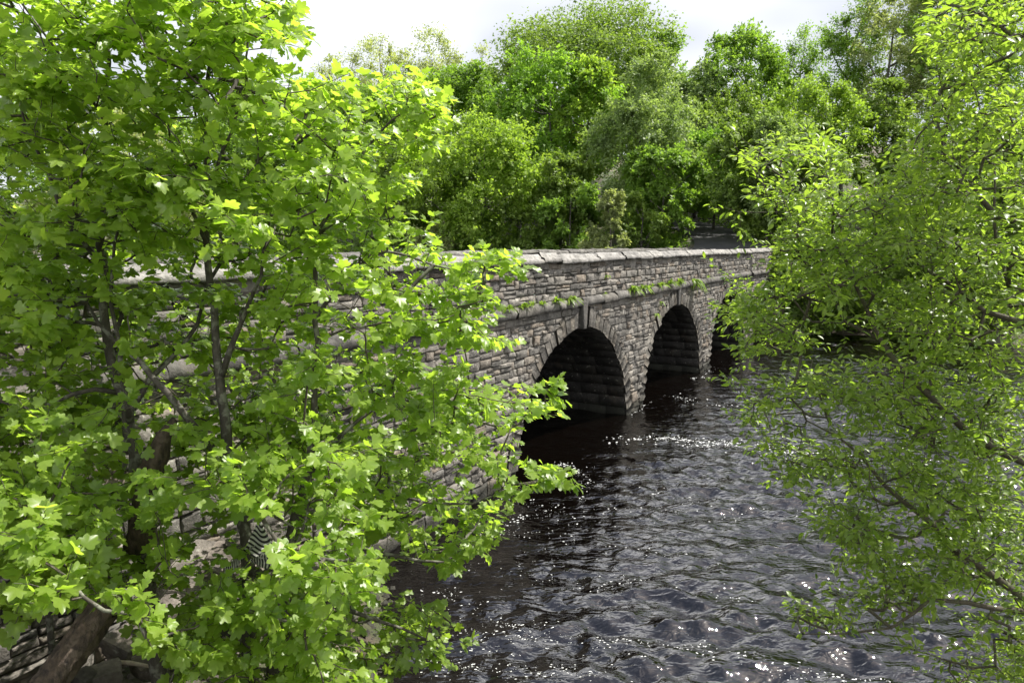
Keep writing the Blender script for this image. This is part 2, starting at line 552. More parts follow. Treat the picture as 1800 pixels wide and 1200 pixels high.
stones = []       # (kind, variant list, x, z, w, h, yoff)
def course(kind, z0, z1, lens, holes, var, s0=S0, s1=S1, yo=0.0):
    s = s0 - br.random() * 0.3
    while s < s1:
        ln = lens[0] + (lens[1] - lens[0]) * br.random() ** 1.3
        a, bb = s, s + ln
        if a < PIL < bb:
            bb = PIL
        for (h0, h1) in holes:
            if a < h0 < bb: bb = h0
            if h0 <= a < h1:
                a = None
                s = h1
                break
        if a is None:
            continue
        for (h0, h1) in holes:
            if a < h1 < bb and a >= h0: a = h1
        if bb - a > 0.05:
            # now and then a course splits into two thin stones
            jz = 0.014 * (br.random() - 0.5)
            if kind == 'wall_stone' and yo == 0 and br.random() < 0.07 and z1 < Z_STR0 - 0.5 and not holes_at(z0, z1 + 0.3, RING):
                stones.append((kind, var, a, z0, (bb - a) * 0.9, (z1 - z0) * 1.9, -0.028))
            elif br.random() < 0.26 and z1 - z0 > 0.15:
                zm = z0 + (z1 - z0) * (0.4 + 0.2 * br.random())
                stones.append((kind, var, a, z0, bb - a, zm - z0, yo))
                stones.append((kind, var, a, zm, bb - a, z1 - zm, yo))
            else:
                stones.append((kind, var, a, z0 + jz, bb - a, z1 - z0, yo))
        s = bb

RING = 0.50
def holes_at(z0, z1, extra):
    zf = z1
    out = []
    if zf < ARCH_Z + ARCH_B + extra:
        k = max(0.0, zf - ARCH_Z) / (ARCH_B + extra)
        hw = (ARCH_A + extra) * math.sqrt(max(0, 1 - k * k))
        for c0 in ARCHES:
            out.append((c0 - hw, c0 + hw))
    return out

z = -0.75
while z < Z_STR0 - 0.30:
    h = (0.33 if z < 1.0 else 0.215) * (0.8 + 0.4 * br.random())
    if z + h > Z_STR0 - 0.24:
        h = Z_STR0 - 0.20 - z
    course('wall_stone', z, z + h, (0.30, 0.85) if z < 1.0 else (0.18, 0.56), holes_at(z, z + h, RING - 0.08), BIG if z < 1.0 else SMALL)
    z += h
course('wall_stone', z, Z_STR0, (0.5, 0.95), holes_at(z, Z_STR0, RING - 0.08), SMALL, yo=0.02)
z = Z_STR1
hs = np.array([0.19, 0.16, 0.21, 0.15])
hs = hs * (Z_COP0 - 0.17 - Z_STR1) / hs.sum()
for h in hs:
    course('parapet_stone', z, z + h, (0.20, 0.62), [], SMALL)
    z += h
course('parapet_stone', z, Z_COP0, (0.45, 0.8), [], SMALL, yo=0.035)

def root_world(x, y, z):
    return np.stack([ORIG[0] + BX[0] * x + BN[0] * y, ORIG[1] + BX[1] * x + BN[1] * y, z], -1)

def place_blocks(lst, kind, matl, cap=300):
    """the ones that show largest become objects, the rest one joined part"""
    A = np.array([[q[2], q[3], q[4], q[5], q[6]] for q in lst])
    C = root_world(A[:, 0] + A[:, 2] / 2, 0 * A[:, 0], A[:, 1] + A[:, 3] / 2)
    px, py, d = pix(C)
    fore = D / np.hypot(C[:, 0], C[:, 1])
    area = A[:, 2] * A[:, 3] / np.maximum(d, 1) ** 2 * fore
    seen = (px > -10) & (px < 1345) & (py > 0) & (py < 1210) & (d > 0)
    area = np.where(seen, area, 0) * np.where(px > 840, 1.0, np.where((px > 330) & (py < 760), 0.5, 0.22))
    order = np.argsort(-area)
    single = set(order[:cap].tolist())
    meshes = {}
    sets, tints = [], []
    for i, q in enumerate(lst):
        var = q[1]
        vi = int(br.integers(len(var)))
        V, Fq = var[vi]
        yo = float(proud(q[2] + 0.01)) + q[6] + float(br.normal(0, 0.015))
        if i in single and area[i] > 0:
            key = (id(var), vi)
            if key not in meshes:
                meshes[key] = mesh_np(kind, V, [Fq], mats=[matl])
            o = link(kind, meshes[key], bridge, (q[2], yo, q[3]))
            o.scale = (q[4] - 0.008, 1, q[5] - 0.008)
        else:
            W = V * np.array([q[4] - 0.008, 1, q[5] - 0.008]) + np.array([q[2], yo, q[3]])
            sets.append((W, [Fq]))
            tints.append(np.full(len(W), 0.02 + 0.97 * br.random()))
    if sets:
        V, Fs = join_sets(sets)
        o = link(kind + '_courses', mesh_np(kind + '_courses', V, Fs, tint=np.concatenate(tints), mats=[matl]), bridge)
        o['kind'] = 'stuff'

place_blocks([q for q in stones if q[0] == 'wall_stone'], 'wall_stone', M_STONE)
place_blocks([q for q in stones if q[0] == 'parapet_stone'], 'parapet_stone', M_STONE)

# the core of the wall behind the stones, pierced by the arches
xs = [np.linspace(S0 - 1, S1, 40)]
for c0 in ARCHES:
    a = np.linspace(0, np.pi, 61)
    xs.append(c0 - ARCH_A * np.cos(a))
xs = np.unique(np.round(np.concatenate([*xs, [PIL - 1e-3, PIL + 1e-3]]), 4))
low = np.full(len(xs), -2.5)
for c0 in ARCHES:
    k = (xs - c0) / ARCH_A
    low = np.where(np.abs(k) < 0.99999, ARCH_Z + ARCH_B * np.sqrt(np.clip(1 - k * k, 0, 1)), low)
def core(y_of, top, flip):
    n = len(xs)
    V = np.concatenate([np.stack([xs, y_of, low], -1), np.stack([xs, y_of, np.full(n, top)], -1)])
    i = np.arange(n - 1)
    q = np.stack([i, i + 1, n + i + 1, n + i], -1)
    return V, [q[:, ::-1] if flip else q]
yf = np.where(xs > PIL, -0.12, 0.0) + 0.012
face = core(yf, Z_COP0, False)
inner = (np.stack([xs, np.full(len(xs), 0.42), np.full(len(xs), 3.6)], -1), None)
def strip(y, z0, z1, flip):
    n = len(xs)
    V = np.concatenate([np.stack([xs, np.full(n, y), np.full(n, z0)], -1), np.stack([xs, np.full(n, y), np.full(n, z1)], -1)])
    i = np.arange(n - 1)
    q = np.stack([i, i + 1, n + i + 1, n + i], -1)
    return V, [q[:, ::-1] if flip else q]
back = core(np.full(len(xs), WID), Z_COP0, True)
V, Fs = join_sets([face, strip(0.42, 3.6, Z_COP0, True), back, strip(WID - 0.42, 3.6, Z_COP0, False)])
link('wall_core', mesh_np('wall_core', V, Fs, mats=[M_MORTAR]), bridge)

# barrels of the arches: courses of damp blocks, darkened in colour for the shade inside
for c0 in ARCHES:
    sets, tints = [], []
    na = 30
    aa = np.linspace(-0.12, np.pi + 0.12, na + 1)
    for i in range(na):
        y = 0.03
        a0, a1 = aa[i] + 0.004, aa[i + 1] - 0.004
        while y < WID - 0.03:
            y1 = min(y + 0.45 + 0.6 * br.random(), WID - 0.03)
            k = 0.0 + 0.03 * br.random()
            vs = []
            for rr in (k, -0.06):
                for (a, yy) in ((a0, y + 0.006), (a1, y + 0.006), (a1, y1 - 0.006), (a0, y1 - 0.006)):
                    vs.append((c0 - (ARCH_A - rr) * math.cos(a), yy, ARCH_Z + (ARCH_B - rr) * math.sin(a) if 0 <= a <= np.pi else ARCH_Z - 9 * min(abs(a), abs(a - np.pi))))
            f = np.array([[0, 1, 2, 3], [0, 4, 5, 1], [1, 5, 6, 2], [2, 6, 7, 3], [3, 7, 4, 0]])[:, ::-1]
            sets.append((np.array(vs), [f]))
            tints.append(np.full(8, 0.02 + 0.97 * br.random()))
            y = y1
    # backing behind the block joints
    ab = np.linspace(-0.15, np.pi + 0.15, 50)
    zz = np.where((ab < 0), ARCH_Z - 9 * np.abs(ab), np.where(ab > np.pi, ARCH_Z - 9 * np.abs(ab - np.pi), ARCH_Z + (ARCH_B + 0.03) * np.sin(ab)))
    xx = c0 - (ARCH_A + 0.03) * np.cos(ab)
    B = np.concatenate([np.stack([xx, np.full(50, 0.05), zz], -1), np.stack([xx, np.full(50, WID - 0.05), zz], -1)])
    i = np.arange(49)
    sets.append((B, [np.stack([i, i + 1, 50 + i + 1, 50 + i], -1)[:, ::-1]]))
    tints.append(np.full(100, 0.3))
    V, Fs = join_sets(sets)
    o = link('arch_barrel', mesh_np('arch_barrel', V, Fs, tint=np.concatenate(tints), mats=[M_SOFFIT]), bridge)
    o['kind'] = 'stuff'

# voussoirs: radial, rough, uneven wedges
def wedge(c0, a0, a1, depth, yo, pr):
    nr, na_ = 4, 3
    V = np.zeros((na_, nr, 3))
    for i, ta in enumerate((0, 0.5, 1)):
        a = a0 + (a1 - a0) * ta
        for j, tr_ in enumerate((0, 0.12, 0.8, 1)):
            rr = tr_ * depth
            e = (i != 1) or j in (0, 3)
            V[i, j] = (c0 - (ARCH_A + rr) * math.cos(a), yo - (0.01 + 0.012 * br.random() if e else pr * (0.6 + 0.6 * br.random())), ARCH_Z + (ARCH_B + rr) * math.sin(a))
    V = V.reshape(-1, 3)
    i = np.arange(12).reshape(3, 4)
    q = np.stack([i[:-1, :-1], i[1:, :-1], i[1:, 1:], i[:-1, 1:]], -1).reshape(-1, 4)[:, ::-1]
    ring = np.array([0, 1, 2, 3, 7, 11, 10, 9, 8, 4])
    Bk = V[ring].copy(); Bk[:, 1] = 0.12 + yo
    j = 12 + np.arange(10)
    s_ = np.stack([ring, np.roll(ring, -1), np.roll(j, -1), j], -1)
    return np.vstack([V, Bk]), [np.concatenate([q, s_])]
for c0 in ARCHES:
    nv = 39
    # equal lengths along the ellipse
    a = np.linspace(0, np.pi, 2000)
    L = np.concatenate([[0], np.cumsum(np.hypot(np.diff(ARCH_A * np.cos(a)), np.diff(ARCH_B * np.sin(a))))])
    cuts = np.interp(np.linspace(0, 1, nv + 1) * L[-1], L, a)
    for i in range(nv):
        key = i == nv // 2
        yo = (-0.12 if c0 > PIL else 0.0) - 0.012 + float(br.normal(0, 0.012))
        if key:
            # keystone: a tall tapered block that stands well proud and carries the string course
            x0, x1, zb, zt = 0.10, 0.17, ARCH_Z + ARCH_B - 0.04, Z_STR1 - 0.01
            yk = yo - 0.15
            vs = []
            for (xx, zz) in ((-x0, zb), (x0, zb), (x1, zt), (-x1, zt)):
                vs.append((c0 + xx, yk + 0.02 * br.random(), zz))
            for (xx, zz) in ((-x0, zb), (x0, zb), (x1, zt), (-x1, zt)):
                vs.append((c0 + xx, 0.12, zz))
            me = bpy.data.meshes.new('keystone')
            me.from_pydata(vs, [], [(0, 1, 2, 3), (0, 4, 5, 1), (1, 5, 6, 2), (2, 6, 7, 3), (3, 7, 4, 0)])
            me.materials.append(M_KEY)
            o = link('keystone', me, bridge)
            bv = o.modifiers.new('bevel', 'BEVEL'); bv.width = 0.02; bv.segments = 1
        else:
            V, Fs = wedge(c0, cuts[i] + 0.003, cuts[i + 1] - 0.003, RING * (0.74 + 0.42 * br.random()), yo + float(br.normal(0, 0.012)), 0.075)
            org = V[0].copy()
            link('voussoir', mesh_np('voussoir', V - org, Fs, mats=[M_VOUS]), bridge, org)

# string course and copings: weathered lengths with a moulded profile
def moulding(name, prof, y_sign, yoff_f, lens, matl, rough, s0=S0, s1=S1, y_base=0.0, singles=True):
    prof = np.array(prof, float)
    s = s0
    sets, tints = [], []
    while s < s1:
        ln = lens[0] + (lens[1] - lens[0]) * br.random()
        if s < PIL < s + ln: ln = PIL - s
        ln = max(ln, 0.05)
        ns = 5
        dz, dy = br.normal(0, rough * 0.55), br.normal(0, rough * 0.5)
        V = []
        for k in range(ns + 1):
            pk = prof.copy()
            j = br.normal(0, rough * 0.42, prof.shape)
            pk += j
            pk[:, 1] += dz; pk[:, 0] += dy
            x = 0.006 + (ln - 0.012) * k / ns
            V.append(np.stack([np.full(len(pk), x), y_base + y_sign * pk[:, 0] + yoff_f(s + 0.01), pk[:, 1]], -1))
        V = np.array(V)
        n = len(prof)
        i = np.arange((ns + 1) * n).reshape(ns + 1, n)
        q = np.stack([i[:-1], i[1:], np.roll(i[1:], -1, 1), np.roll(i[:-1], -1, 1)], -1).reshape(-1, 4)
        if y_sign < 0: q = q[:, ::-1]
        me = mesh_np(name, V.reshape(-1, 3), [q] , mats=[matl])
        ends = [list(i[0]), list(i[-1][::-1])]
        link(name, me, bridge, (s, 0, 0))
        s += ln
pz = lambda x: float(proud(np.array(x)))
flat = lambda x: 0.0
# profile points (outwards, up)
COPE = [(-0.46, Z_COP0), (0.135, Z_COP0), (0.150, Z_COP0 + 0.03), (0.150, Z_COP0 + 0.085), (0.125, Z_COP0 + 0.115), (0.06, Z_COP0 + 0.135), (0.045, Z_COP0 + 0.175),
        (-0.02, Z_COP0 + 0.235), (-0.15, Z_COP1), (-0.32, Z_COP0 + 0.225), (-0.43, Z_COP0 + 0.18), (-0.46, Z_COP0 + 0.12)]
moulding('coping_stone', COPE, -1, flat, (0.85, 1.45), M_COPE, 0.019)
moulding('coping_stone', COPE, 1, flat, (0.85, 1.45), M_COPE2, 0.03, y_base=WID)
STR = [(-0.06, Z_STR0), (0.11, Z_STR0 + 0.005), (0.14, Z_STR0 + 0.03), (0.15, Z_STR0 + 0.13), (0.12, Z_STR0 + 0.19), (0.03, Z_STR1), (-0.06, Z_STR1)]
moulding('string_course_stone', STR, -1, pz, (0.7, 1.3), M_STRING, 0.021)

# ------------------------------------------------------------------ foliage materials
G = lambda a, b_, **k: (a, b_, k)
M_SYC = leaf_mat('sycamore_leaf', (0.118, 0.190, 0.022), (0.232, 0.322, 0.056), 2.65, 0.54, 0.36, 0.5)
M_WIL = leaf_mat('willow_leaf', (0.096, 0.158, 0.022), (0.192, 0.266, 0.047), 2.5, 0.52, 0.36, 0.45)
CROWNS = {
    'mid': leaf_mat('crown_mid', (0.085, 0.155, 0.020), (0.175, 0.280, 0.045), 2.0, 0.5, 0.5, 0.4),
    'bright': leaf_mat('crown_bright', (0.090, 0.175, 0.020), (0.180, 0.300, 0.042), 2.1, 0.5, 0.5, 0.4),
    'yellow': leaf_mat('crown_yellow', (0.125, 0.200, 0.024), (0.240, 0.340, 0.055), 2.1, 0.5, 0.5, 0.4),
    'pale': leaf_mat('crown_pale', (0.180, 0.220, 0.090), (0.310, 0.350, 0.160), 1.9, 0.5, 0.5, 0.4),
    'grey': leaf_mat('crown_grey', (0.125, 0.188, 0.060), (0.225, 0.300, 0.110), 1.9, 0.48, 0.5, 0.4),
    'dark': leaf_mat('crown_dark', (0.085, 0.142, 0.024), (0.172, 0.248, 0.046), 1.9, 0.48, 0.5, 0.4),
}

# ------------------------------------------------------------------ far trees: trunk, limbs and a crown of leaf sprays
tr = np.random.default_rng(21)
LEAF4 = np.array([[-0.30, 0.05, 0], [0.48, 0.42, 0.1], [-0.10, 1, -0.05]])
LEAF4F = [np.array([[0, 1, 2]])]

def far_tree(name, label, cat, px, top, bot, hw, Y, style, hue, group=None, density=1.0, leaf=0.17, lean=0.0):
    c = at(px, (top + bot) / 2, Y)
    g = float(terrain(np.array([c[0]]), np.array([c[1]]))[0])
    sc = Y / F
    zt, zb = at(px, top, Y)[2], at(px, bot, Y)[2]
    zb = max(zb, g + 0.3)
    rx, rz = hw * sc, max(0.6, (zt - zb) / 2)
    ry = rx * 0.9
    cz = (zt + zb) / 2
    root = thing(name, label, cat, (c[0], c[1], g - 0.15), 0, group)
    B = np.array([c[0], c[1], g - 0.15])
    C = np.array([0, 0, cz - B[2]])
    # clumps on the shell of the crown
    vol = (rx * ry * rz) ** (1 / 3)
    K = int({'sparse': 60, 'layered': 120, 'birch': 70, 'bush': 36, 'cone': 30}.get(style, 70) * min(2.2, max(0.6, (rx * rz / 30) ** 0.6)))
    d = unit(tr.normal(size=(K, 3)) + np.array([0, 0, 0.15]))
    rad = 0.35 + 0.6 * tr.random(K) ** 0.5
    wob = 1 + 0.22 * np.sin(d[:, 0] * 3.1 + tr.random() * 6) * np.cos(d[:, 2] * 2.7 + tr.random() * 6)
    P = d * rad[:, None] * wob[:, None]
    if style == 'cone':
        hgt = tr.random(K) ** 1.3
        a = tr.random(K) * 6.28
        rr = (1 - hgt) * (0.35 + 0.55 * tr.random(K))
        P = np.stack([np.cos(a) * rr, np.sin(a) * rr, hgt * 1.9 - 0.95], -1)
    CC = C + P * np.array([rx, ry, rz])
    rc = vol * {'sparse': 0.34, 'layered': 0.27, 'birch': 0.25, 'bush': 0.33, 'cone': 0.3}.get(style, 0.28) * (0.65 + 0.7 * tr.random(K))
    S = {'sparse': 16, 'layered': 18, 'birch': 20}.get(style, 19)
    apx = math.pi * hw * (bot - top) / 2
    leaf *= 1.12 if style == 'sparse' else 1.5
    n_leaf = int(apx * 0.85 * density * {'sparse': 0.5}.get(style, 1.0))
    n_leaf = max(3000, min(64000 if style == 'layered' else 38000, int(n_leaf * 1.15)))
    L = max(5, n_leaf // (K * S) + 1)
    out = unit(P * np.array([1, 1, 0.8]))
    if style == 'layered':
        dirs = unit(tr.normal(size=(K, S, 3)) * np.array([1, 1, 0.22]) + out[:, None] * 0.8)
    elif style == 'birch':
        dirs = unit(tr.normal(size=(K, S, 3)) + out[:, None] * 0.6 + np.array([0, 0, -0.5]))
    elif style == 'sparse':
        dirs = unit(tr.normal(size=(K, S, 3)) + out[:, None] * 0.8 + np.array([0, 0, 0.9]))
    else:
        dirs = unit(tr.normal(size=(K, S, 3)) + out[:, None] * 0.95 + np.array([0, 0, 0.35]))
    u = 0.12 + 1.0 * tr.random((K, S, L)) ** 0.75
    ln = rc[:, None] * (0.7 + 0.6 * tr.random((K, S)))
    pos = CC[:, None, None] + dirs[:, :, None] * (u * ln[:, :, None])[..., None]
    pos[..., 2] -= (0.10 if style != 'birch' else 0.35) * ln[:, :, None] * u ** 2
    pos += tr.normal(size=pos.shape) * (0.09 * rc[:, None, None, None])
    tint = np.clip(0.5 + 0.22 * tr.normal(size=(K, 1, 1)) + 0.12 * tr.normal(size=(K, S, 1)) + 0.14 * tr.normal(size=(K, S, L)), 0.02, 0.99)
    pos = pos.reshape(-1, 3)
    n = len(pos)
    yd = unit(np.repeat(dirs.reshape(-1, 3), L, 0) + 0.7 * tr.normal(size=(n, 3)) + np.array([0, 0, -0.25]))
    zd = unit(np.array([0, 0, 0.75]) + 0.9 * np.repeat(dirs.reshape(-1, 3), L, 0) + 0.55 * tr.normal(size=(n, 3)))
    keep = pos[:, 2] > 0.15
    V, Fs = scatter(LEAF4, LEAF4F, pos[keep], basis_from(yd, zd)[keep], (leaf * (0.6 + 0.8 * tr.random(n)))[keep])
    o = link('crown', mesh_np('crown', V, Fs, tint=np.repeat(tint.reshape(-1)[keep], 3), mats=[CROWNS[hue]]), root)
    # trunk and limbs
    h = max(1.0, C[2] + rz * 0.55)
    r0 = 0.010 * (zt - g) + 0.05
    m_ = 9
    tz = np.linspace(0, h, m_)
    bend = np.cumsum(tr.normal(0, 0.05 * h / m_, (m_, 2)), 0)
    T = np.column_stack([bend - bend[0], tz])
    sets = [tube(T, np.linspace(r0, r0 * 0.25, m_), 7)]
    trunk = link('trunk', mesh_np('trunk', *sets[0], smooth=True, mats=[M_BARK]), root)
    sets = []
    lim = tr.choice(K, min(K, 14 if style == 'sparse' else 11), replace=False)
    for k in lim:
        e = CC[k]
        j = int(np.clip((e[2] - 0.6 * np.linalg.norm(e[:2]) - 0.8) / h * m_, 1, m_ - 2))
        a = T[j]
        mid = (a + e) / 2 + np.array([0, 0, -0.05 * np.linalg.norm(e - a)])
        pts_, rr = resample([a, mid, e], [r0 * 0.38, r0 * 0.25, r0 * 0.1], 0.8)
        sets.append(tube(pts_, rr, 5))
        for q in range(3):
            f = e + dirs[k, q] * rc[k] * 0.9
            sets.append(tube([mid * 0.4 + e * 0.6, (mid * 0.2 + e * 0.6 + f * 0.2), f], [r0 * 0.13, r0 * 0.09, r0 * 0.03], 4))
    V, Fs = join_sets(sets)
    o = link('limbs', mesh_np('limbs', V, Fs, smooth=True, mats=[M_BARK]), root)
    o['kind'] = 'stuff'
    return root

FAR = [
 # name, label, category, px, top, bottom, half width, Y, style, hue, density, leaf
 ('aspen_tree', 'thin pale aspen on the skyline just right of the sycamore', 'tree', 598, 84, 300, 42, 94, 'sparse', 'pale', 1.1, .2),
 ('aspen_tree', 'tallest airy pale aspen of the skyline clump left of the great beech', 'tree', 668, 58, 290, 52, 95, 'sparse', 'pale', 1.3, .2),
 ('aspen_tree', 'round topped pale aspen nearest the gap in the skyline', 'tree', 762, 52, 280, 58, 94, 'sparse', 'pale', 1.5, .2),
 ('aspen_tree', 'wispy low aspen tucked against the left edge of the great beech', 'tree', 852, 88, 260, 40, 95, 'sparse', 'pale', 1.0, .2),
 ('beech_tree', 'great dome shaped beech standing highest on the skyline', 'tree', 1025, 8, 290, 150, 86, 'layered', 'dark', 1.35, .2),
 ('beech_tree', 'lower right shoulder beech beside the great dome beech', 'tree', 1140, 62, 280, 66, 88, 'layered', 'mid', 1.2, .2),
 ('ash_tree', 'dull green bushy tree below the skyline aspens', 'tree', 655, 150, 380, 85, 78, 'round', 'mid', 1.0, .19),
 ('ash_tree', 'olive tree below the gap between aspens and great beech', 'tree', 800, 128, 360, 92, 78, 'round', 'mid', 1.0, .19),
 ('sycamore_tree', 'bright green sycamore in front of the great beech', 'tree', 965, 118, 340, 105, 70, 'round', 'bright', 1.1, .19),
 ('sycamore_tree', 'small bright sycamore top poking up under the great beech', 'tree', 1035, 108, 300, 50, 69, 'round', 'yellow', 1.0, .18),
 ('lime_tree', 'rounded tree filling the skyline dip left of the great beech', 'tree', 872, 122, 300, 70, 90, 'round', 'mid', 1.1, .19),
 ('lime_tree', 'low hazy tree top between the two aspen clumps', 'tree', 715, 128, 300, 70, 88, 'round', 'pale', 1.0, .19),
 ('hazel_bush', 'dark hazel bush over the parapet between oak and round hazel', 'bush', 915, 352, 450, 52, 59, 'bush', 'dark', 1.2, .14),
 ('hazel_bush', 'shaded hazel bush over the parapet beside the sycamore tip', 'bush', 842, 372, 452, 48, 60, 'bush', 'mid', 1.2, .14),
 ('hazel_bush', 'deep green hazel bush at the left of the lane gate', 'bush', 1128, 352, 448, 42, 55, 'bush', 'dark', 1.3, .14),
 ('alder_bush', 'low alder bush trailing to the water beyond the last arch', 'bush', 1450, 465, 612, 62, 44.5, 'bush', 'dark', 1.2, .12),
 ('alder_bush', 'low alder bush trailing to the water behind the middle of the near willow', 'bush', 1565, 470, 620, 66, 43, 'bush', 'dark', 1.2, .12),
 ('birch_tree', 'tall pale silvery birch right of the bright sycamore', 'tree', 1128, 104, 400, 92, 62, 'birch', 'grey', 1.25, .14),
 ('birch_tree', 'pale birch leaning out beside the silvery birch', 'tree', 1185, 160, 330, 60, 65, 'birch', 'grey', 1.1, .14),
 ('oak_tree', 'broad yellow green oak behind the middle of the parapet', 'tree', 850, 205, 445, 120, 62, 'round', 'yellow', 1.15, .17),
 ('oak_tree', 'shaded dark green oak left of the yellow green oak', 'tree', 730, 230, 450, 80, 66, 'round', 'dark', 1.0, .17),
 ('alder_tree', 'dark alder in the hollow between yellow oak and birch', 'tree', 985, 262, 450, 62, 60, 'round', 'dark', 1.1, .16),
 ('hazel_bush', 'rounded green hazel bush just above the far parapet', 'bush', 1003, 328, 446, 50, 57.5, 'bush', 'mid', 1.2, .14),
 ('willow_bush', 'small pale cone shaped willow bush above the far parapet', 'bush', 1072, 333, 446, 42, 53.5, 'cone', 'pale', 3.0, .11),
 ('willow_bush', 'pale low willow bush peeping over the parapet beside the sycamore', 'bush', 772, 402, 452, 50, 61, 'bush', 'pale', 1.2, .13),
 ('alder_tree', 'glossy green alder at the left edge of the dark lane', 'tree', 1165, 238, 446, 62, 57, 'round', 'mid', 1.15, .15),
 ('oak_tree', 'oak whose boughs roof over the dark lane', 'tree', 1258, 228, 372, 72, 62, 'round', 'bright', 1.15, .16),
 ('birch_tree', 'grey green tree on the skyline right of the great beech', 'tree', 1225, 112, 320, 62, 76, 'birch', 'grey', 1.1, .17),
 ('oak_tree', 'large rounded oak on the skyline above the lane', 'tree', 1315, 68, 290, 88, 78, 'round', 'mid', 1.15, .19),
 ('oak_tree', 'dark leaved oak under the rounded skyline oak', 'tree', 1300, 160, 330, 80, 70, 'round', 'dark', 1.1, .18),
 ('hawthorn_tree', 'yellow green hawthorn right of the lane mouth', 'tree', 1440, 138, 340, 80, 63, 'round', 'yellow', 1.1, .15),
 ('grey_willow', 'soft grey willow leaning at the right end of the parapet', 'tree', 1385, 212, 440, 85, 53, 'bush', 'grey', 2.2, .13),
 ('tall_ash', 'leggy ash with sky behind it right of the rounded oak', 'tree', 1405, 62, 240, 52, 80, 'sparse', 'mid', 1.2, .19),
 ('tall_ash', 'tall open ash, first of the high trees right of the lane', 'tree', 1490, 8, 250, 62, 76, 'sparse', 'mid', 1.8, .18),
 ('tall_ash', 'tallest open ash with a pale green crown at the top right', 'tree', 1570, -30, 240, 66, 73, 'sparse', 'pale', 1.7, .18),
 ('tall_ash', 'high ash half hidden by the near willow top', 'tree', 1660, -60, 220, 70, 71, 'sparse', 'mid', 1.6, .18),
 ('tall_ash', 'high ash at the right frame edge behind the near willow', 'tree', 1770, -90, 220, 80, 69, 'sparse', 'mid', 1.6, .18),
 ('alder_tree', 'dark alder under the tall open ashes', 'tree', 1550, 150, 330, 52, 63, 'round', 'dark', 1.0, .16),
 ('alder_tree', 'dark alder with bare lower stems behind the near willow', 'tree', 1650, 190, 360, 62, 60, 'round', 'dark', 0.9, .16),
 ('alder_tree', 'shadowy alder on the far bank at the right frame edge', 'tree', 1770, 200, 470, 90, 54, 'round', 'dark', 0.9, .16),
 ('oak_tree', 'broad oak leaning over the right verge of the lane', 'tree', 1352, 200, 398, 100, 54, 'round', 'dark', 1.4, .15),
 ('alder_bush', 'low dark bush at the foot of the bridge end by the last arch', 'bush', 1372, 440, 600, 40, 44.5, 'bush', 'dark', 1.3, .12),
 ('holly_tree', 'dense dark holly crowding the right side of the lane', 'tree', 1345, 300, 440, 52, 60, 'round', 'dark', 1.0, .14),
 ('holly_tree', 'dark holly at the back of the lane tunnel', 'tree', 1240, 290, 400, 70, 74, 'round', 'dark', 1.0, .16),
 ('holly_tree', 'dark holly beside the far bend of the lane', 'tree', 1180, 330, 420, 50, 72, 'round', 'dark', 1.0, .16),
 ('alder_bush', 'dark alder bush on the water edge beside the bridge end', 'bush', 1400, 420, 560, 52, 47, 'bush', 'dark', 1.0, .13),
 ('alder_bush', 'mid green alder bush on the far shore behind the willow', 'bush', 1500, 360, 570, 80, 46, 'bush', 'mid', 0.9, .13),
 ('alder_bush', 'dark spreading alder bush over the far shore', 'bush', 1620, 330, 590, 90, 43.5, 'bush', 'dark', 0.9, .13),
 ('alder_bush', 'shaded alder bush on the far shore at the right frame edge', 'bush', 1760, 330, 610, 100, 41.5, 'bush', 'dark', 0.9, .13),
 ('lime_tree', 'bushy tree behind the sycamore at the left frame edge', 'tree', 20, 190, 460, 110, 92, 'round', 'mid', 0.8, .22),
 ('lime_tree', 'bushy tree glimpsed between the two sycamore stems', 'tree', 235, 175, 460, 120, 88, 'round', 'pale', 0.8, .22),
 ('lime_tree', 'bushy tree behind the middle of the sycamore crown', 'tree', 410, 165, 455, 110, 82, 'round', 'mid', 0.8, .21),
 ('lime_tree', 'bushy tree behind the right side of the sycamore crown', 'tree', 545, 150, 450, 95, 76, 'round', 'mid', 0.9, .2),
 ('willow_bush', 'pale bush over the parapet behind the left sycamore stem', 'bush', 130, 330, 470, 90, 84, 'bush', 'pale', 0.9, .18),
 ('willow_bush', 'pale bush over the parapet behind the middle sycamore stem', 'bush', 330, 335, 470, 95, 76, 'bush', 'pale', 0.9, .18),
 ('willow_bush', 'pale bush over the parapet behind the sycamore branches', 'bush', 620, 345, 460, 80, 67, 'bush', 'grey', 0.9, .16),
]
for (nm, lb, ct, px, top, bot, hw, Y, sty, hue, den, lf) in FAR:
    far_tree(nm, lb, ct, px, top, bot, hw, Y, sty, hue, 'trees on the far bank' if ct == 'tree' else 'bushes on the far bank', den, lf)

# undergrowth on the far bank: one mass nobody could count
n = 36000
s_ = 46 + 46 * tr.random(n) ** 1.4
l_ = -46 + 125 * tr.random(n)
W = root_world(s_, l_, 0 * s_)
W[:, 2] = terrain(W[:, 0], W[:, 1])
dd = np.sqrt(np.min((s_[:, None] - RD[None, ::4, 0]) ** 2 + (l_[:, None] - RD[None, ::4, 1]) ** 2, 1))
k = (W[:, 2] > 0.25) & (dd > 3.2)
W = W[k]; n = len(W)
W[:, 2] += 0.75 * tr.random(n) ** 2 * (0.3 + vnoise(W[:, 0] * .5, W[:, 1] * .5))
V, Fs = scatter(LEAF4, LEAF4F, W, basis_from(unit(tr.normal(size=(n, 3)) + [0, 0, .6]), unit(tr.normal(size=(n, 3)) + [0, 0, .8])), 0.18 + 0.3 * tr.random(n))
o = link('undergrowth', mesh_np('undergrowth', V, Fs, tint=np.repeat(np.clip(vnoise(W[:, 0] * .3, W[:, 1] * .3), .02, .98), 3), mats=[CROWNS['mid']]))
o['kind'] = 'stuff'
tag(o, 'low green undergrowth covering the far wooded bank', 'undergrowth')

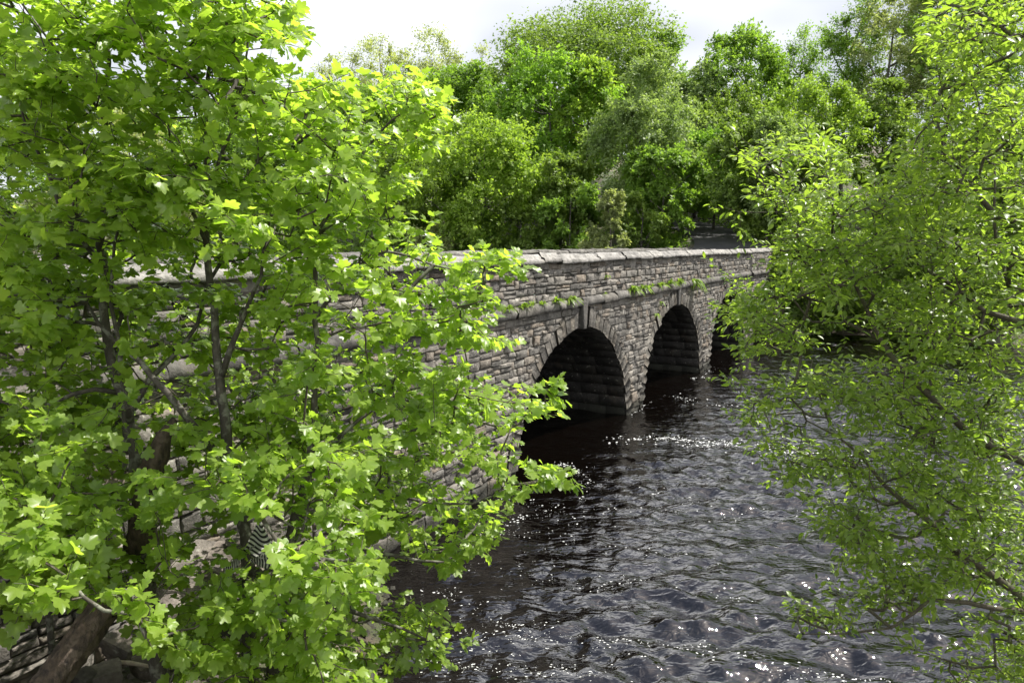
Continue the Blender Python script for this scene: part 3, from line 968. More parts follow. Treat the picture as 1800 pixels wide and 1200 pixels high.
# ------------------------------------------------------------------ near trees: stems traced in space, twigs grown to the sprays
def inside(poly, x, y):
    poly = np.asarray(poly, float)
    r = np.zeros(len(x), bool)
    j = len(poly) - 1
    for i in range(len(poly)):
        (xi, yi), (xj, yj) = poly[i], poly[j]
        c = ((yi > y) != (yj > y)) & (x < (xj - xi) * (y - yi) / (yj - yi + 1e-9) + xi)
        r ^= c
        j = i
    return r

def maple_leaf():
    half = [(0, .60), (14, .49), (28, .36), (36, .45), (50, .57), (65, .47), (78, .365), (90, .45), (104, .47), (128, .38), (168, .22)]
    ang = [a for a, r in half] + [360 - a for a, r in half[:0:-1]]
    rad = [r for a, r in half] + [r for a, r in half[:0:-1]]
    rad = np.array(rad) * (1 + 0.05 * np.array([math.sin(7.3 * i) for i in range(len(rad))]))
    x = np.sin(np.radians(ang)) * rad
    y = np.cos(np.radians(ang)) * rad + 0.27
    return x, y
def maple_template(fold, droop, wave):
    x, y = maple_leaf()
    x = np.append(x, 0.0); y = np.append(y, 0.22)
    z = fold * np.abs(x) - droop * (y ** 2) - 0.25 * droop * np.abs(x) ** 2 + wave * np.sin(9 * x + 5 * y)
    n_ = len(x) - 1
    V = np.stack([x, y, z], -1)
    f = np.stack([np.full(n_, n_), (np.arange(n_) + 1) % n_, np.arange(n_)], -1)
    # petiole, a thin strip that runs back to the twig
    P_ = np.array([[-0.012, 0.05, 0], [0.012, 0.05, 0], [0.01, -0.34, 0.03], [-0.01, -0.34, 0.03]])
    V = np.vstack([V, P_])
    return V, [f, np.array([[n_ + 1, n_ + 4, n_ + 3, n_ + 2]])]
MAPLE = [maple_template(0.22, 0.22, 0.02), maple_template(0.10, 0.35, 0.03), maple_template(-0.12, 0.28, 0.02), maple_template(0.32, 0.12, 0.025), maple_template(0.05, 0.5, 0.03)]
def willow_template(fold, droop, wd):
    y = np.array([0, .18, .42, .68, .88, 1.0])
    wv = np.array([0, .62, 1.0, .85, .42, 0]) * wd
    V = [(0, yy, -droop * yy * yy) for yy in y]
    V += [(wv[i], y[i], fold * wv[i] - droop * y[i] ** 2) for i in range(1, 5)]
    V += [(-wv[i], y[i], fold * wv[i] - droop * y[i] ** 2) for i in range(1, 5)]
    tri = [(0, 6, 1), (4, 9, 5), (0, 1, 10), (4, 5, 13)]
    q = [(i, i + 5, i + 6, i + 1) for i in range(1, 4)] + [(i, i + 1, i + 10, i + 9) for i in range(1, 4)]
    return np.array(V, float), [np.array(tri), np.array(q)]
WILLOW = [willow_template(0.4, 0.12, 0.21), willow_template(0.2, 0.25, 0.24), willow_template(0.6, -0.1, 0.18), willow_template(0.3, 0.4, 0.2)]

def near_tree(root, stems, sprays, n_att, twig_r, bark, twig_bark, leaf_mt, templates, leaf_n, leaf_size, spray_len, up, seed, singles=300, dir_bias=(0, 0, 0), stem_name='stem', stem_k=0.66, maxr=0.019):
    """stems: list of (name, [(px,py,Y,r)...]); sprays: (n,3) attractor points"""
    r_ = np.random.default_rng(seed)
    base = np.array(root.location)
    nodes, par, weight, order = [], [], [], []
    for nm, pl in stems:
        pl = np.array(pl, float)
        pl[:, 3] *= stem_k
        P_ = np.array([at(*q[:3]) for q in pl])
        pts_, rr = resample(P_, pl[:, 3], 0.16)
        jit = r_.normal(0, 0.010, pts_.shape); jit[0] = 0
        pts_ = pts_ + jit
        link(nm, mesh_np(nm, *(lambda a: (a[0] - base, a[1]))(tube(pts_, rr, 9)), smooth=True, mats=[bark]), root)
        for q in pts_[1:]:
            nodes.append(q); par.append(-1)
    n0 = len(nodes)
    A = np.asarray(sprays)
    nd = np.zeros((n0 + len(A) * 30, 3)); nd[:n0] = nodes
    cnt = n0
    d0 = np.array([np.min(np.linalg.norm(nd[:n0] - a, axis=1)) for a in A])
    paths = []
    end_dir = np.zeros_like(A)
    cost_extra = np.zeros(len(nd))
    for ai in np.argsort(d0):
        a = A[ai]
        v = a - nd[:cnt]
        dist = np.linalg.norm(v, axis=1)
        cost = dist * (1 + 0.55 * np.clip(-v[:, 2] / (dist + 1e-6), 0, 1)) + cost_extra[:cnt]
        k = int(np.argmin(cost))
        s0_ = nd[k]
        m_ = max(2, int(dist[k] / 0.14))
        ts = np.linspace(0, 1, m_ + 1)
        perp = r_.normal(0, 0.07 * dist[k], 3)
        pts_ = s0_ + (a - s0_) * ts[:, None] + perp * (np.sin(ts * np.pi) * 0.8)[:, None]
        pts_[:, 2] += 0.10 * dist[k] * (ts ** 2 - ts)
        pts_[1:-1] += r_.normal(0, 0.008, (m_ - 1, 3))
        ids = list(range(cnt, cnt + m_))
        nd[cnt:cnt + m_] = pts_[1:]
        cost_extra[cnt:cnt + m_] = 0.05
        par += [k] + ids[:-1]
        paths.append((k, ids))
        cnt += m_
        end_dir[ai] = unit(pts_[-1] - pts_[-2] + 0.35 * (a - s0_) / max(dist[k], .1))
    # pipe model radii
    wgt = np.zeros(cnt)
    for k, ids in paths:
        wgt[ids[-1]] += 1
    for i in range(cnt - 1, n0 - 1, -1):
        if par[i] >= n0:
            wgt[par[i]] += wgt[i]
    rad = np.clip(twig_r * np.sqrt(np.maximum(wgt, 1)), twig_r, maxr)
    big, small = [], []
    for k, ids in paths:
        pts_ = np.vstack([nd[k], nd[ids]])
        rr = np.concatenate([[rad[ids[0]]], rad[ids]])
        (big if rr[0] > twig_r * 3.2 else small).append(tube(pts_, rr, 6 if rr[0] > twig_r * 3.2 else 4, cap=False))
    if big:
        for g_ in big:
            link('branch', mesh_np('branch', g_[0] - base, g_[1], smooth=True, mats=[bark]), root)
    # leaf sprays on each end
    pos, yd, zd, sz, tn, tw = [], [], [], [], [], []
    for ai in range(len(A)):
        a, d_ = A[ai], unit(end_dir[ai] + np.array(dir_bias))
        n_ = int(r_.integers(leaf_n[0], leaf_n[1] + 1))
        L_ = spray_len * (0.6 + 0.8 * r_.random())
        d_ = unit(d_ * np.array([1, 1, 0.7]) + np.array([0, 0, 0.12]))
        side = unit(np.cross(d_, [0, 0, 1.0]))
        nrm_ = np.cross(side, d_)
        tip = a + d_ * L_
        small.append(tube([a, a + d_ * L_ * 0.5 + r_.normal(0, .01, 3), tip], [twig_r, twig_r * .8, twig_r * .5], 3, cap=False))
        tbase = 0.5 + 0.16 * r_.normal()
        for j in range(n_):
            u = -0.35 + 1.35 * (j + r_.random() * .5) / n_
            sgn = 1 if j % 2 else -1
            th = r_.normal(0, 0.45)
            out = side * sgn * math.cos(th) + nrm_ * math.sin(th)
            y_ = unit(d_ * (0.35 + 0.9 * max(u, 0)) + out * (1.0 if u < 0.9 else 0.25) + r_.normal(0, .22, 3) + np.array([0, 0, -0.18]))
            z_ = unit(np.array(up) + 0.45 * r_.normal(size=3) + 0.25 * out * -1)
            s__ = leaf_size[0] + (leaf_size[1] - leaf_size[0]) * r_.random()
            pos.append(a + d_ * L_ * u + y_ * s__ * 0.30 + r_.normal(0, .012, 3))
            yd.append(y_); zd.append(z_); sz.append(s__)
            tn.append(np.clip(tbase + 0.16 * r_.normal(), .02, .99))
    pos, yd, zd, sz, tn = map(np.array, (pos, yd, zd, sz, tn))
    Bm = basis_from(yd, zd)
    V, Fs = join_sets(small)
    o = link('twigs', mesh_np('twigs', V - base, Fs, mats=[twig_bark]), root)
    o['kind'] = 'stuff'
    # the leaves that show largest are objects of their own
    px, py, dp = pix(pos)
    show = np.where((px > 4) & (px < 1796) & (py > 4) & (py < 1196) & (dp > 0.5), sz / dp, 0) * (0.5 + np.abs(np.einsum('ni,ni->n', Bm[:, :, 2], unit(pos - [0, 0, EYE]))))
    single = np.zeros(len(pos), bool)
    single[np.argsort(-show)[:singles]] = True
    vi = r_.integers(0, len(templates), len(pos))
    mesh_t = [mesh_np('leaf', T_[0], T_[1], mats=[leaf_mt]) for T_ in templates]
    for i in np.nonzero(single)[0]:
        o = link('leaf', mesh_t[vi[i]], root)
        M_ = Matrix(np.vstack([np.hstack([Bm[i] * sz[i], (pos[i] - base)[:, None]]), [0, 0, 0, 1]]).tolist())
        o.matrix_basis = M_
    sets, tl = [], []
    for k, T_ in enumerate(templates):
        q = (vi == k) & ~single
        if q.any():
            sets.append(scatter(T_[0], T_[1], pos[q] - base, Bm[q], sz[q]))
            tl.append(np.repeat(tn[q], len(T_[0])))
    V, Fs = join_sets(sets)
    o = link('foliage', mesh_np('foliage', V, Fs, tint=np.concatenate(tl), mats=[leaf_mt]), root)
    o['kind'] = 'stuff'
    return len(pos)

def sample_region(poly, n_, Yf, holes, seed, dens=None):
    r_ = np.random.default_rng(seed)
    poly = np.asarray(poly, float)
    lo, hi = poly.min(0), poly.max(0)
    out = []
    while len(out) < n_:
        x = lo[0] + (hi[0] - lo[0]) * r_.random(4000)
        y = lo[1] + (hi[1] - lo[1]) * r_.random(4000)
        k = inside(poly, x, y)
        for (hx, hy, ha, hb, pr) in holes:
            k &= ~((((x - hx) / ha) ** 2 + ((y - hy) / hb) ** 2 < 1) & (r_.random(4000) < pr))
        if dens is not None:
            k &= r_.random(4000) < dens(x, y)
        # clumped: keep by a cell noise so that gaps and masses form
        k &= r_.random(4000) < 0.05 + 1.6 * vnoise(x / 56.0 + seed, y / 34.0) ** 2.1
        for a_, b__ in zip(x[k], y[k]):
            out.append((a_, b__, Yf(a_, b__, r_)))
    return np.array([at(*q) for q in out[:n_]])

# --- the sycamore on the left
syc_base = at(330, 1235, 6.0)
syc_base[2] = float(terrain(np.array([syc_base[0]]), np.array([syc_base[1]]))[0]) - 0.15
syc = thing('sycamore_tree', 'big sycamore with several stems and bright lobed leaves filling the left side', 'tree', syc_base)
SYC_STEMS = [
 ('stem', [(300, 1300, 6.0, .13), (272, 1120, 6.05, .115), (255, 960, 6.1, .10), (244, 840, 6.15, .085), (222, 720, 6.2, .074), (192, 610, 6.25, .060), (179, 500, 6.3, .050), (180, 390, 6.3, .044), (184, 220, 6.3, .034), (191, 70, 6.3, .024), (196, -90, 6.3, .014)]),
 ('stem', [(430, 1290, 6.3, .13), (438, 1080, 6.35, .10), (428, 940, 6.4, .082), (405, 835, 6.4, .076), (395, 760, 6.4, .072), (388, 690, 6.42, .064), (384, 620, 6.45, .055), (375, 540, 6.45, .049), (366, 430, 6.45, .044), (364, 330, 6.4, .038), (364, 220, 6.4, .032), (367, 130, 6.4, .026), (378, 40, 6.4, .020), (396, -80, 6.4, .012)]),
 ('stem', [(470, 1290, 6.5, .12), (488, 1100, 6.5, .095), (512, 930, 6.45, .075), (530, 860, 6.4, .060), (546, 780, 6.4, .050), (552, 700, 6.4, .044), (557, 570, 6.4, .036), (553, 450, 6.4, .030), (545, 330, 6.4, .020), (532, 215, 6.4, .009)]),
 ('bough', [(375, 790, 6.3, .050), (330, 735, 5.95, .045), (290, 690, 5.9, .040), (245, 635, 5.9, .034), (200, 590, 5.95, .026), (150, 540, 6.0, .018)]),
 ('bough', [(232, 720, 6.2, .045), (262, 668, 6.35, .038), (315, 615, 6.55, .032), (345, 572, 6.65, .026), (362, 500, 6.7, .018)]),
 ('bough', [(228, 740, 6.15, .040), (212, 650, 6.0, .032), (204, 580, 5.95, .026), (196, 480, 5.9, .020), (215, 380, 5.9, .014)]),
 ('bough', [(390, 660, 6.4, .045), (402, 610, 6.4, .040), (425, 565, 6.4, .032), (448, 515, 6.35, .026), (470, 440, 6.3, .018)]),
 ('bough', [(364, 430, 6.4, .030), (335, 372, 6.3, .024), (310, 300, 6.3, .018), (290, 200, 6.25, .012)]),
 ('bough', [(380, 300, 6.1, .022), (405, 230, 6.0, .019), (425, 130, 6.0, .015), (436, 40, 6.0, .010)]),
 ('bough', [(181, 470, 6.3, .034), (130, 400, 6.1, .028), (85, 310, 6.0, .022), (52, 240, 5.95, .016), (10, 120, 5.9, .010)]),
 ('bough', [(180, 350, 6.3, .028), (215, 300, 6.25, .022), (232, 305, 6.2, .018), (255, 270, 6.1, .012)]),
 ('bough', [(185, 205, 6.3, .022), (130, 130, 6.1, .017), (80, 70, 6.0, .013), (35, 5, 5.9, .009)]),
 ('bough', [(366, 160, 6.4, .026), (330, 110, 6.3, .02), (285, 50, 6.2, .015), (255, -20, 6.2, .01)]),
 ('bough', [(528, 870, 6.4, .042), (566, 800, 6.5, .034), (630, 740, 6.6, .026), (700, 690, 6.8, .018), (800, 680, 7.0, .012)]),
 ('bough', [(512, 920, 6.45, .045), (580, 880, 6.5, .036), (660, 862, 6.6, .030), (740, 880, 6.7, .022), (830, 885, 6.8, .015), (900, 855, 6.9, .009)]),
 ('bough', [(500, 990, 6.5, .045), (600, 965, 6.4, .034), (690, 975, 6.4, .026), (780, 985, 6.5, .016), (840, 950, 6.6, .010)]),
 ('bough', [(495, 1060, 6.5, .045), (580, 1060, 6.1, .034), (660, 1090, 6.0, .024), (750, 1120, 6.0, .013)]),
 ('bough', [(554, 560, 6.4, .032), (600, 500, 6.4, .026), (680, 440, 6.5, .020), (760, 470, 6.6, .014), (850, 480, 6.8, .009)]),
 ('bough', [(551, 420, 6.4, .028), (600, 330, 6.3, .022), (660, 240, 6.3, .016), (720, 190, 6.3, .010)]),
 ('bough', [(210, 690, 6.2, .036), (130, 690, 6.0, .028), (70, 720, 5.8, .020), (10, 700, 5.6, .012)]),
 ('bough', [(250, 900, 6.1, .045), (180, 870, 5.6, .034), (100, 880, 5.2, .022), (40, 930, 4.8, .013)]),
 ('bough', [(262, 1020, 6.0, .04), (250, 1050, 5.3, .026), (245, 1085, 4.6, .014)]),
 ('bough', [(436, 1010, 6.3, .04), (480, 1000, 5.6, .026), (510, 985, 4.9, .014)]),
]
SYC_POLY = [(-60, -60), (470, -60), (500, 0), (548, 62), (520, 105), (530, 160), (575, 130), (610, 190), (650, 200), (680, 135), (750, 150), (772, 185), (775, 240), (715, 275), (725, 330), (690, 345), (745, 400), (745, 440), (800, 460), (895, 440), (918, 475), (870, 510), (850, 560), (880, 600), (820, 620), (770, 612), (720, 640), (780, 650), (840, 665), (900, 690), (985, 680), (965, 720), (925, 745), (890, 760), (880, 800), (930, 815), (1000, 838), (960, 860), (900, 870), (870, 880), (870, 950), (800, 985), (740, 1000), (735, 1050), (790, 1090), (815, 1130), (760, 1170), (700, 1180), (640, 1230), (300, 1230), (290, 1110), (210, 1150), (205, 1080), (100, 1070), (-60, 1090)]
SYC_HOLES = [(120, 185, 55, 40, .55), (330, 185, 42, 40, .55), (60, 330, 50, 45, .5), (280, 20, 40, 40, .5), (150, 20, 40, 40, .4), (438, 962, 58, 58, .93), (40, 75, 45, 35, .9), (215, 125, 40, 40, .75), (300, 60, 35, 35, .6), (255, 480, 60, 32, .96), (330, 495, 60, 24, .85), (415, 560, 45, 60, .6), (385, 655, 45, 50, .5), (320, 560, 40, 40, .4), (170, 640, 40, 70, .4), (500, 690, 50, 60, .25), (240, 760, 50, 60, .65), (345, 930, 62, 55, .9), (420, 960, 50, 60, .85), (590, 950, 60, 40, .5), (700, 1035, 60, 45, .97), (640, 1130, 70, 70, .35), (410, 770, 30, 70, .6), (240, 860, 40, 60, .6), (130, 1110, 120, 60, .9), (800, 780, 20, 40, .2), (640, 480, 60, 60, .15), (700, 560, 40, 50, .15)]
def syc_Y(x, y, r_):
    back = 6.9 if x < 450 else 7.4 + (x - 450) / 450 * 1.2
    front = 5.2 if y < 800 else 4.6
    if x > 650: front = 6.0
    if 110 < x < 470 and 410 < y < 830 and r_.random() < 0.8: return 6.55 + 0.5 * r_.random()
    if 490 < x < 600 and 520 < y < 800 and r_.random() < 0.5: return 6.6 + 0.7 * r_.random()
    return front + (back - front) * r_.random()
P1 = sample_region(SYC_POLY, 2900, syc_Y, SYC_HOLES, 5)
# the few sprays that hang nearest to the viewer
near_sp = []
for (x, y, Y, n_, sx, sy) in [(55, 960, 4.1, 7, 42, 40), (90, 1030, 4.0, 6, 40, 28), (250, 1095, 4.2, 5, 34, 26), (520, 975, 4.3, 8, 45, 30), (590, 1020, 4.4, 5, 35, 25), (20, 870, 4.3, 5, 30, 40), (420, 395, 4.9, 6, 50, 25), (550, 650, 5.2, 6, 40, 30), (570, 320, 5.2, 6, 50, 30), (110, 780, 4.6, 6, 60, 40), (240, 300, 5.1, 6, 50, 30), (970, 690, 6.6, 3, 14, 10), (975, 838, 6.6, 4, 22, 10), (890, 455, 6.6, 4, 22, 14)]:
    for q in range(n_):
        near_sp.append(at(x + tr.normal(0, sx * .6), y + tr.normal(0, sy * .6), Y + tr.normal(0, .12)))
n_l = near_tree(syc, SYC_STEMS, np.vstack([P1, near_sp]), 0, 0.0032, M_BARK, M_TWIG, M_SYC, MAPLE, (9, 14), (0.046, 0.130), 0.17, (0.25, -0.12, 1.0), 31)
print('sycamore leaves', n_l)

# --- saplings in front of the wall behind it
for (lb, bx, stems, poly, nn, Y0, Y1, sd_) in [
    ('slim sycamore sapling with sunlit leaves against the bridge wall', 400,
     [('stem', [(470, 1010, 8.2, .03), (440, 840, 8.2, .026), (400, 700, 8.2, .02), (345, 600, 8.1, .014), (300, 520, 8.0, .008)]), ('stem', [(450, 900, 8.2, .024), (470, 760, 8.3, .018), (480, 640, 8.4, .012)])],
     [(215, 540), (330, 520), (430, 560), (520, 600), (560, 700), (520, 860), (440, 900), (330, 840), (230, 700)], 75, 7.6, 8.4, 41),
    ('leafy sapling growing at the wall foot near the first arch', 640,
     [('stem', [(620, 1060, 9.6, .03), (640, 940, 9.6, .026), (670, 820, 9.5, .018), (720, 720, 9.4, .01)]), ('stem', [(635, 980, 9.6, .024), (590, 880, 9.4, .018), (560, 780, 9.2, .01)])],
     [(520, 700), (640, 620), (760, 640), (840, 760), (800, 880), (700, 960), (560, 960), (500, 830)], 110, 8.3, 9.9, 43),
    ('spindly sapling low on the bank at the left frame edge', 60,
     [('stem', [(80, 1010, 6.6, .03), (70, 860, 6.6, .024), (60, 700, 6.5, .016), (50, 560, 6.4, .009)])],
     [(-40, 480), (120, 500), (170, 640), (180, 820), (120, 960), (-40, 980)], 80, 6.0, 6.7, 45)]:
    b0 = at(*stems[0][1][0][:3])
    b0[2] = min(b0[2], float(terrain(np.array([b0[0]]), np.array([b0[1]]))[0])) - 0.05
    t_ = thing('sycamore_sapling', lb, 'sapling', b0, 0, 'saplings at the wall foot')
    # root the first stem in the ground
    Psp = sample_region(poly, nn, lambda x, y, r_: Y0 + (Y1 - Y0) * r_.random(), [], sd_)
    near_tree(t_, stems, Psp, 0, 0.0028, M_BARK, M_TWIG, M_SYC, MAPLE, (6, 9), (0.07, 0.12), 0.16, (0.3, -0.1, 1.0), sd_, singles=60)
    g0 = np.array(at(*stems[0][1][0][:3]))
    if g0[2] - b0[2] > 0.05:
        V, Fs = tube([b0 - b0, (g0 - b0)], [.035, .03], 7)
        link('stem_foot', mesh_np('stem_foot', V, Fs, smooth=True, mats=[M_BARK]), t_)

# --- the grey willow on the right
wb = np.array([5.6, 4.6, 0.0])
wb[2] = float(terrain(np.array([wb[0]]), np.array([wb[1]]))[0]) - 0.1
wil = thing('willow_tree', 'near willow with small bright oval leaves reaching in over the water from the right', 'tree', wb)
def pxw(p):
    a, b_, d_ = pix(p)
    return float(a[0]), float(b_[0])
fork = np.array([5.0, 4.9, 3.3])
fpx = pxw(fork)
bpx = pxw(wb)
WIL_STEMS = [
 ('stem', [(*bpx, wb[1], .19), ((bpx[0] * .5 + fpx[0] * .5), (bpx[1] * .5 + fpx[1] * .5), 4.75, .16), (*fpx, fork[1], .13), (2120, 420, 5.1, .10), (2050, 120, 5.3, .07), (1990, -150, 5.4, .05)]),
 ('bough', [(*fpx, 4.9, .085), (1950, 880, 4.95, .066), (1820, 826, 5.0, .054), (1750, 792, 5.05, .048), (1700, 762, 5.1, .044), (1630, 690, 5.2, .039), (1583, 642, 5.3, .034), (1541, 594, 5.4, .029), (1520, 543, 5.4, .024), (1500, 490, 5.45, .021), (1482, 440, 5.5, .017), (1470, 380, 5.5, .012)]),
 ('bough', [(1541, 594, 5.4, .024), (1488, 562, 5.5, .021), (1460, 515, 5.55, .018), (1433, 466, 5.6, .015), (1397, 405, 5.7, .011), (1365, 350, 5.8, .007)]),
 ('bough', [(*fpx, 4.9, .08), (2000, 1130, 4.9, .066), (1880, 1085, 4.9, .054), (1797, 1046, 4.95, .046), (1747, 1016, 5.0, .041), (1683, 966, 5.05, .036), (1633, 922, 5.1, .032), (1583, 879, 5.15, .028), (1548, 848, 5.2, .023), (1515, 800, 5.3, .018), (1470, 770, 5.4, .012), (1420, 740, 5.5, .008)]),
 ('bough', [(2120, 420, 5.1, .06), (1950, 640, 5.0, .05), (1860, 610, 5.0, .04), (1795, 566, 5.05, .034), (1733, 546, 5.1, .029), (1683, 506, 5.2, .025), (1640, 478, 5.3, .021), (1607, 462, 5.4, .018), (1550, 430, 5.5, .012)]),
 ('bough', [(2110, 400, 5.1, .06), (1930, 430, 5.0, .048), (1860, 400, 5.0, .040), (1797, 392, 5.0, .034), (1750, 382, 5.05, .031), (1722, 352, 5.1, .027), (1700, 322, 5.15, .024), (1678, 284, 5.2, .020), (1660, 246, 5.25, .015), (1640, 190, 5.3, .009)]),
 ('bough', [(2060, 200, 5.2, .055), (1920, 130, 5.1, .040), (1850, 105, 5.1, .032), (1797, 70, 5.1, .026), (1755, 48, 5.15, .022), (1717, 28, 5.2, .018), (1672, 2, 5.25, .012)]),
 ('bough', [(1880, 1085, 4.9, .040), (1800, 1075, 4.8, .032), (1700, 1060, 4.8, .026), (1640, 1054, 4.85, .021), (1567, 1100, 4.9, .015), (1490, 1113, 4.95, .010), (1413, 1112, 5.0, .006)]),
 ('bough', [(1700, 762, 5.1, .026), (1640, 780, 5.2, .021), (1590, 740, 5.3, .017), (1530, 655, 5.5, .011), (1440, 690, 5.7, .007)]),
 ('bough', [(1790, 420, 5.0, .026), (1770, 500, 5.2, .022), (1760, 460, 5.3, .02), (1752, 380, 5.4, .016), (1745, 280, 5.5, .010)]),
]
WIL_POLY = [(1860, -50), (1690, -50), (1640, 40), (1630, 120), (1645, 190), (1612, 235), (1560, 245), (1555, 275), (1480, 300), (1455, 262), (1418, 240), (1395, 262), (1335, 250), (1308, 275), (1330, 310), (1352, 345), (1330, 372), (1340, 420), (1362, 450), (1330, 485), (1262, 478), (1268, 500), (1300, 520), (1275, 555), (1320, 590), (1300, 622), (1335, 650), (1300, 690), (1295, 735), (1350, 760), (1330, 790), (1370, 820), (1335, 845), (1400, 870), (1410, 910), (1470, 940), (1500, 985), (1560, 1010), (1540, 1050), (1460, 1030), (1388, 1068), (1392, 1108), (1500, 1112), (1580, 1100), (1600, 1180), (1680, 1200), (1860, 1230)]
WIL_HOLES = [(1430, 560, 45, 60, .45), (1480, 620, 50, 50, .4), (1600, 560, 70, 60, .35), (1740, 460, 60, 70, .5), (1560, 640, 60, 60, .45), (1660, 830, 60, 40, .35), (1700, 1100, 80, 60, .5), (1640, 1150, 80, 50, .65), (1450, 900, 50, 60, .3), (1600, 300, 40, 30, .3), (1560, 800, 50, 40, .3), (1500, 330, 50, 30, .5), (1770, 1180, 60, 40, .6)]
def wil_Y(x, y, r_):
    return 4.6 + 1.5 * r_.random() + (0.5 if x < 1450 else 0)
P2 = sample_region(WIL_POLY, 2350, wil_Y, WIL_HOLES, 9)
tips = []
for (x, y) in [(1298, 372), (1300, 395), (1310, 410), (1295, 500), (1275, 482), (1270, 540), (1310, 270), (1330, 262), (1300, 625), (1302, 690), (1295, 735), (1282, 660)]:
    tips.append(at(x, y, 5.9))
n_l = near_tree(wil, WIL_STEMS, np.vstack([P2, tips]), 0, 0.0019, M_WBARK, M_TWIG, M_WIL, WILLOW, (9, 15), (0.042, 0.076), 0.17, (0.2, -0.1, 1.0), 33, stem_k=0.62, maxr=0.012)
print('willow leaves', n_l)

# ------------------------------------------------------------------ plants rooted on the string course
M_FERN = leaf_mat('fern_leaf', (0.095, 0.165, 0.018), (0.200, 0.290, 0.040), 2.3, 0.5)
fr = np.random.default_rng(77)
def tuft(name, label, s, l, z, n_, L, wd, hang=0.0, group='plants rooted on the string course'):
    o_ = np.array(bw(s, l, z))
    sets, tn = [], []
    for i in range(n_):
        a = fr.random() * math.pi * 1.25 + math.pi * 0.875   # fan out from the wall
        d = BX * math.cos(a) + BN * math.sin(a)
        ln = L * (0.55 + 0.6 * fr.random())
        el = (0.35 + 1.1 * fr.random()) * (1 - hang * 0.8)
        k = 5
        P_, x_ = [], np.array([-d[1], d[0], 0])
        for j in range(k):
            u = j / (k - 1)
            P_.append(np.array([d[0] * u * math.cos(el) * ln, d[1] * u * math.cos(el) * ln, ln * (u * math.sin(el) - (0.55 + hang) * u * u)]) + np.array([*(BX * (fr.normal(0, .004))), 0]))
        wv = np.array([0.35, 0.8, 1.0, 0.7, 0.08]) * wd * (0.7 + 0.6 * fr.random())
        off = np.array([*(BX * fr.normal(0, L * .22) + BN * fr.normal(0, .02)), 0.0])
        V = np.array([[p_ - x_ * w_, p_ + x_ * w_] for p_, w_ in zip(P_, wv)]).reshape(-1, 3) + off
        f = np.array([[2 * j, 2 * j + 1, 2 * j + 3, 2 * j + 2] for j in range(k - 1)])
        sets.append((V, [f])); tn.append(np.full(len(V), 0.1 + 0.85 * fr.random()))
    V, Fs = join_sets(sets)
    o = link(name, mesh_np(name, V, Fs, tint=np.concatenate(tn), mats=[M_FERN]), None, o_)
    tag(o, label, 'plant', group)
def s_of(px):
    u = (px - 900) / F
    r = np.array([u, CP + 0.08 * SP]); r = r / np.linalg.norm(r)
    t_ = D / (r @ BN)
    return float(r @ BX * t_)
TUFTS = [
 (886, 'fern_clump', 'straggling pale fern tuft nearest the sycamore leaves on the ledge', 26, .22, .016, .1),
 (915, 'fern_clump', 'upright green fern clump second from the sycamore on the ledge', 26, .26, .02, .0),
 (928, 'grass_tuft', 'thin yellowish grass tuft beside the upright fern clump', 16, .26, .008, .0),
 (947, 'fern_clump', 'small round fern clump midway between sycamore and first keystone', 22, .22, .02, .1),
 (972, 'fern_clump', 'broad leafy clump just left of the first keystone fern', 30, .30, .02, .1),
 (998, 'fern_clump', 'bushy fern drooping over the ledge beside the first keystone', 34, .34, .022, .35),
 (1058, 'grass_tuft', 'small sparse grass tuft on the ledge right of the first keystone', 10, .2, .008, .0),
 (1108, 'fern_clump', 'largest dark green fern clump on the ledge between the keystones', 44, .40, .024, .35),
 (1126, 'fern_clump', 'fern clump touching the right side of the largest ledge fern', 34, .42, .022, .3),
 (1140, 'fern_clump', 'low yellow green tuft in the middle of the ledge plant row', 20, .28, .02, .1),
 (1157, 'fern_clump', 'neat rounded fern left of the second keystone pair', 26, .36, .022, .1),
 (1173, 'fern_clump', 'tall rounded fern just left of the second keystone', 30, .44, .024, .1),
 (1190, 'fern_clump', 'rounded fern sitting on top of the second keystone', 30, .42, .024, .1),
 (1216, 'fern_clump', 'long hanging fern spilling over the ledge right of the second keystone', 46, .52, .024, .8),
 (1240, 'grass_tuft', 'small grass tuft beyond the long hanging fern', 12, .3, .01, .0)]
for (px, nm, lb, n_, L, wd, hg) in TUFTS:
    tuft(nm, lb, s_of(px), -0.10, Z_STR1 - 0.015, int(n_ * 1.5), L * (0.95 + 0.4 * fr.random()), wd, hg * 0.7)
for (px, z, lb) in [(1150, 3.05, 'pale weed sprouting from the wall face right of the first arch'), (1160, 3.42, 'little pale weed on the wall above the larger one'), (1063, 4.55, 'tiny green sprig growing from the parapet joints')]:
    tuft('wall_weed', lb, s_of(px), -0.05, z, 12, .26 if px != 1063 else .14, .016, .5, 'weeds in the wall joints')

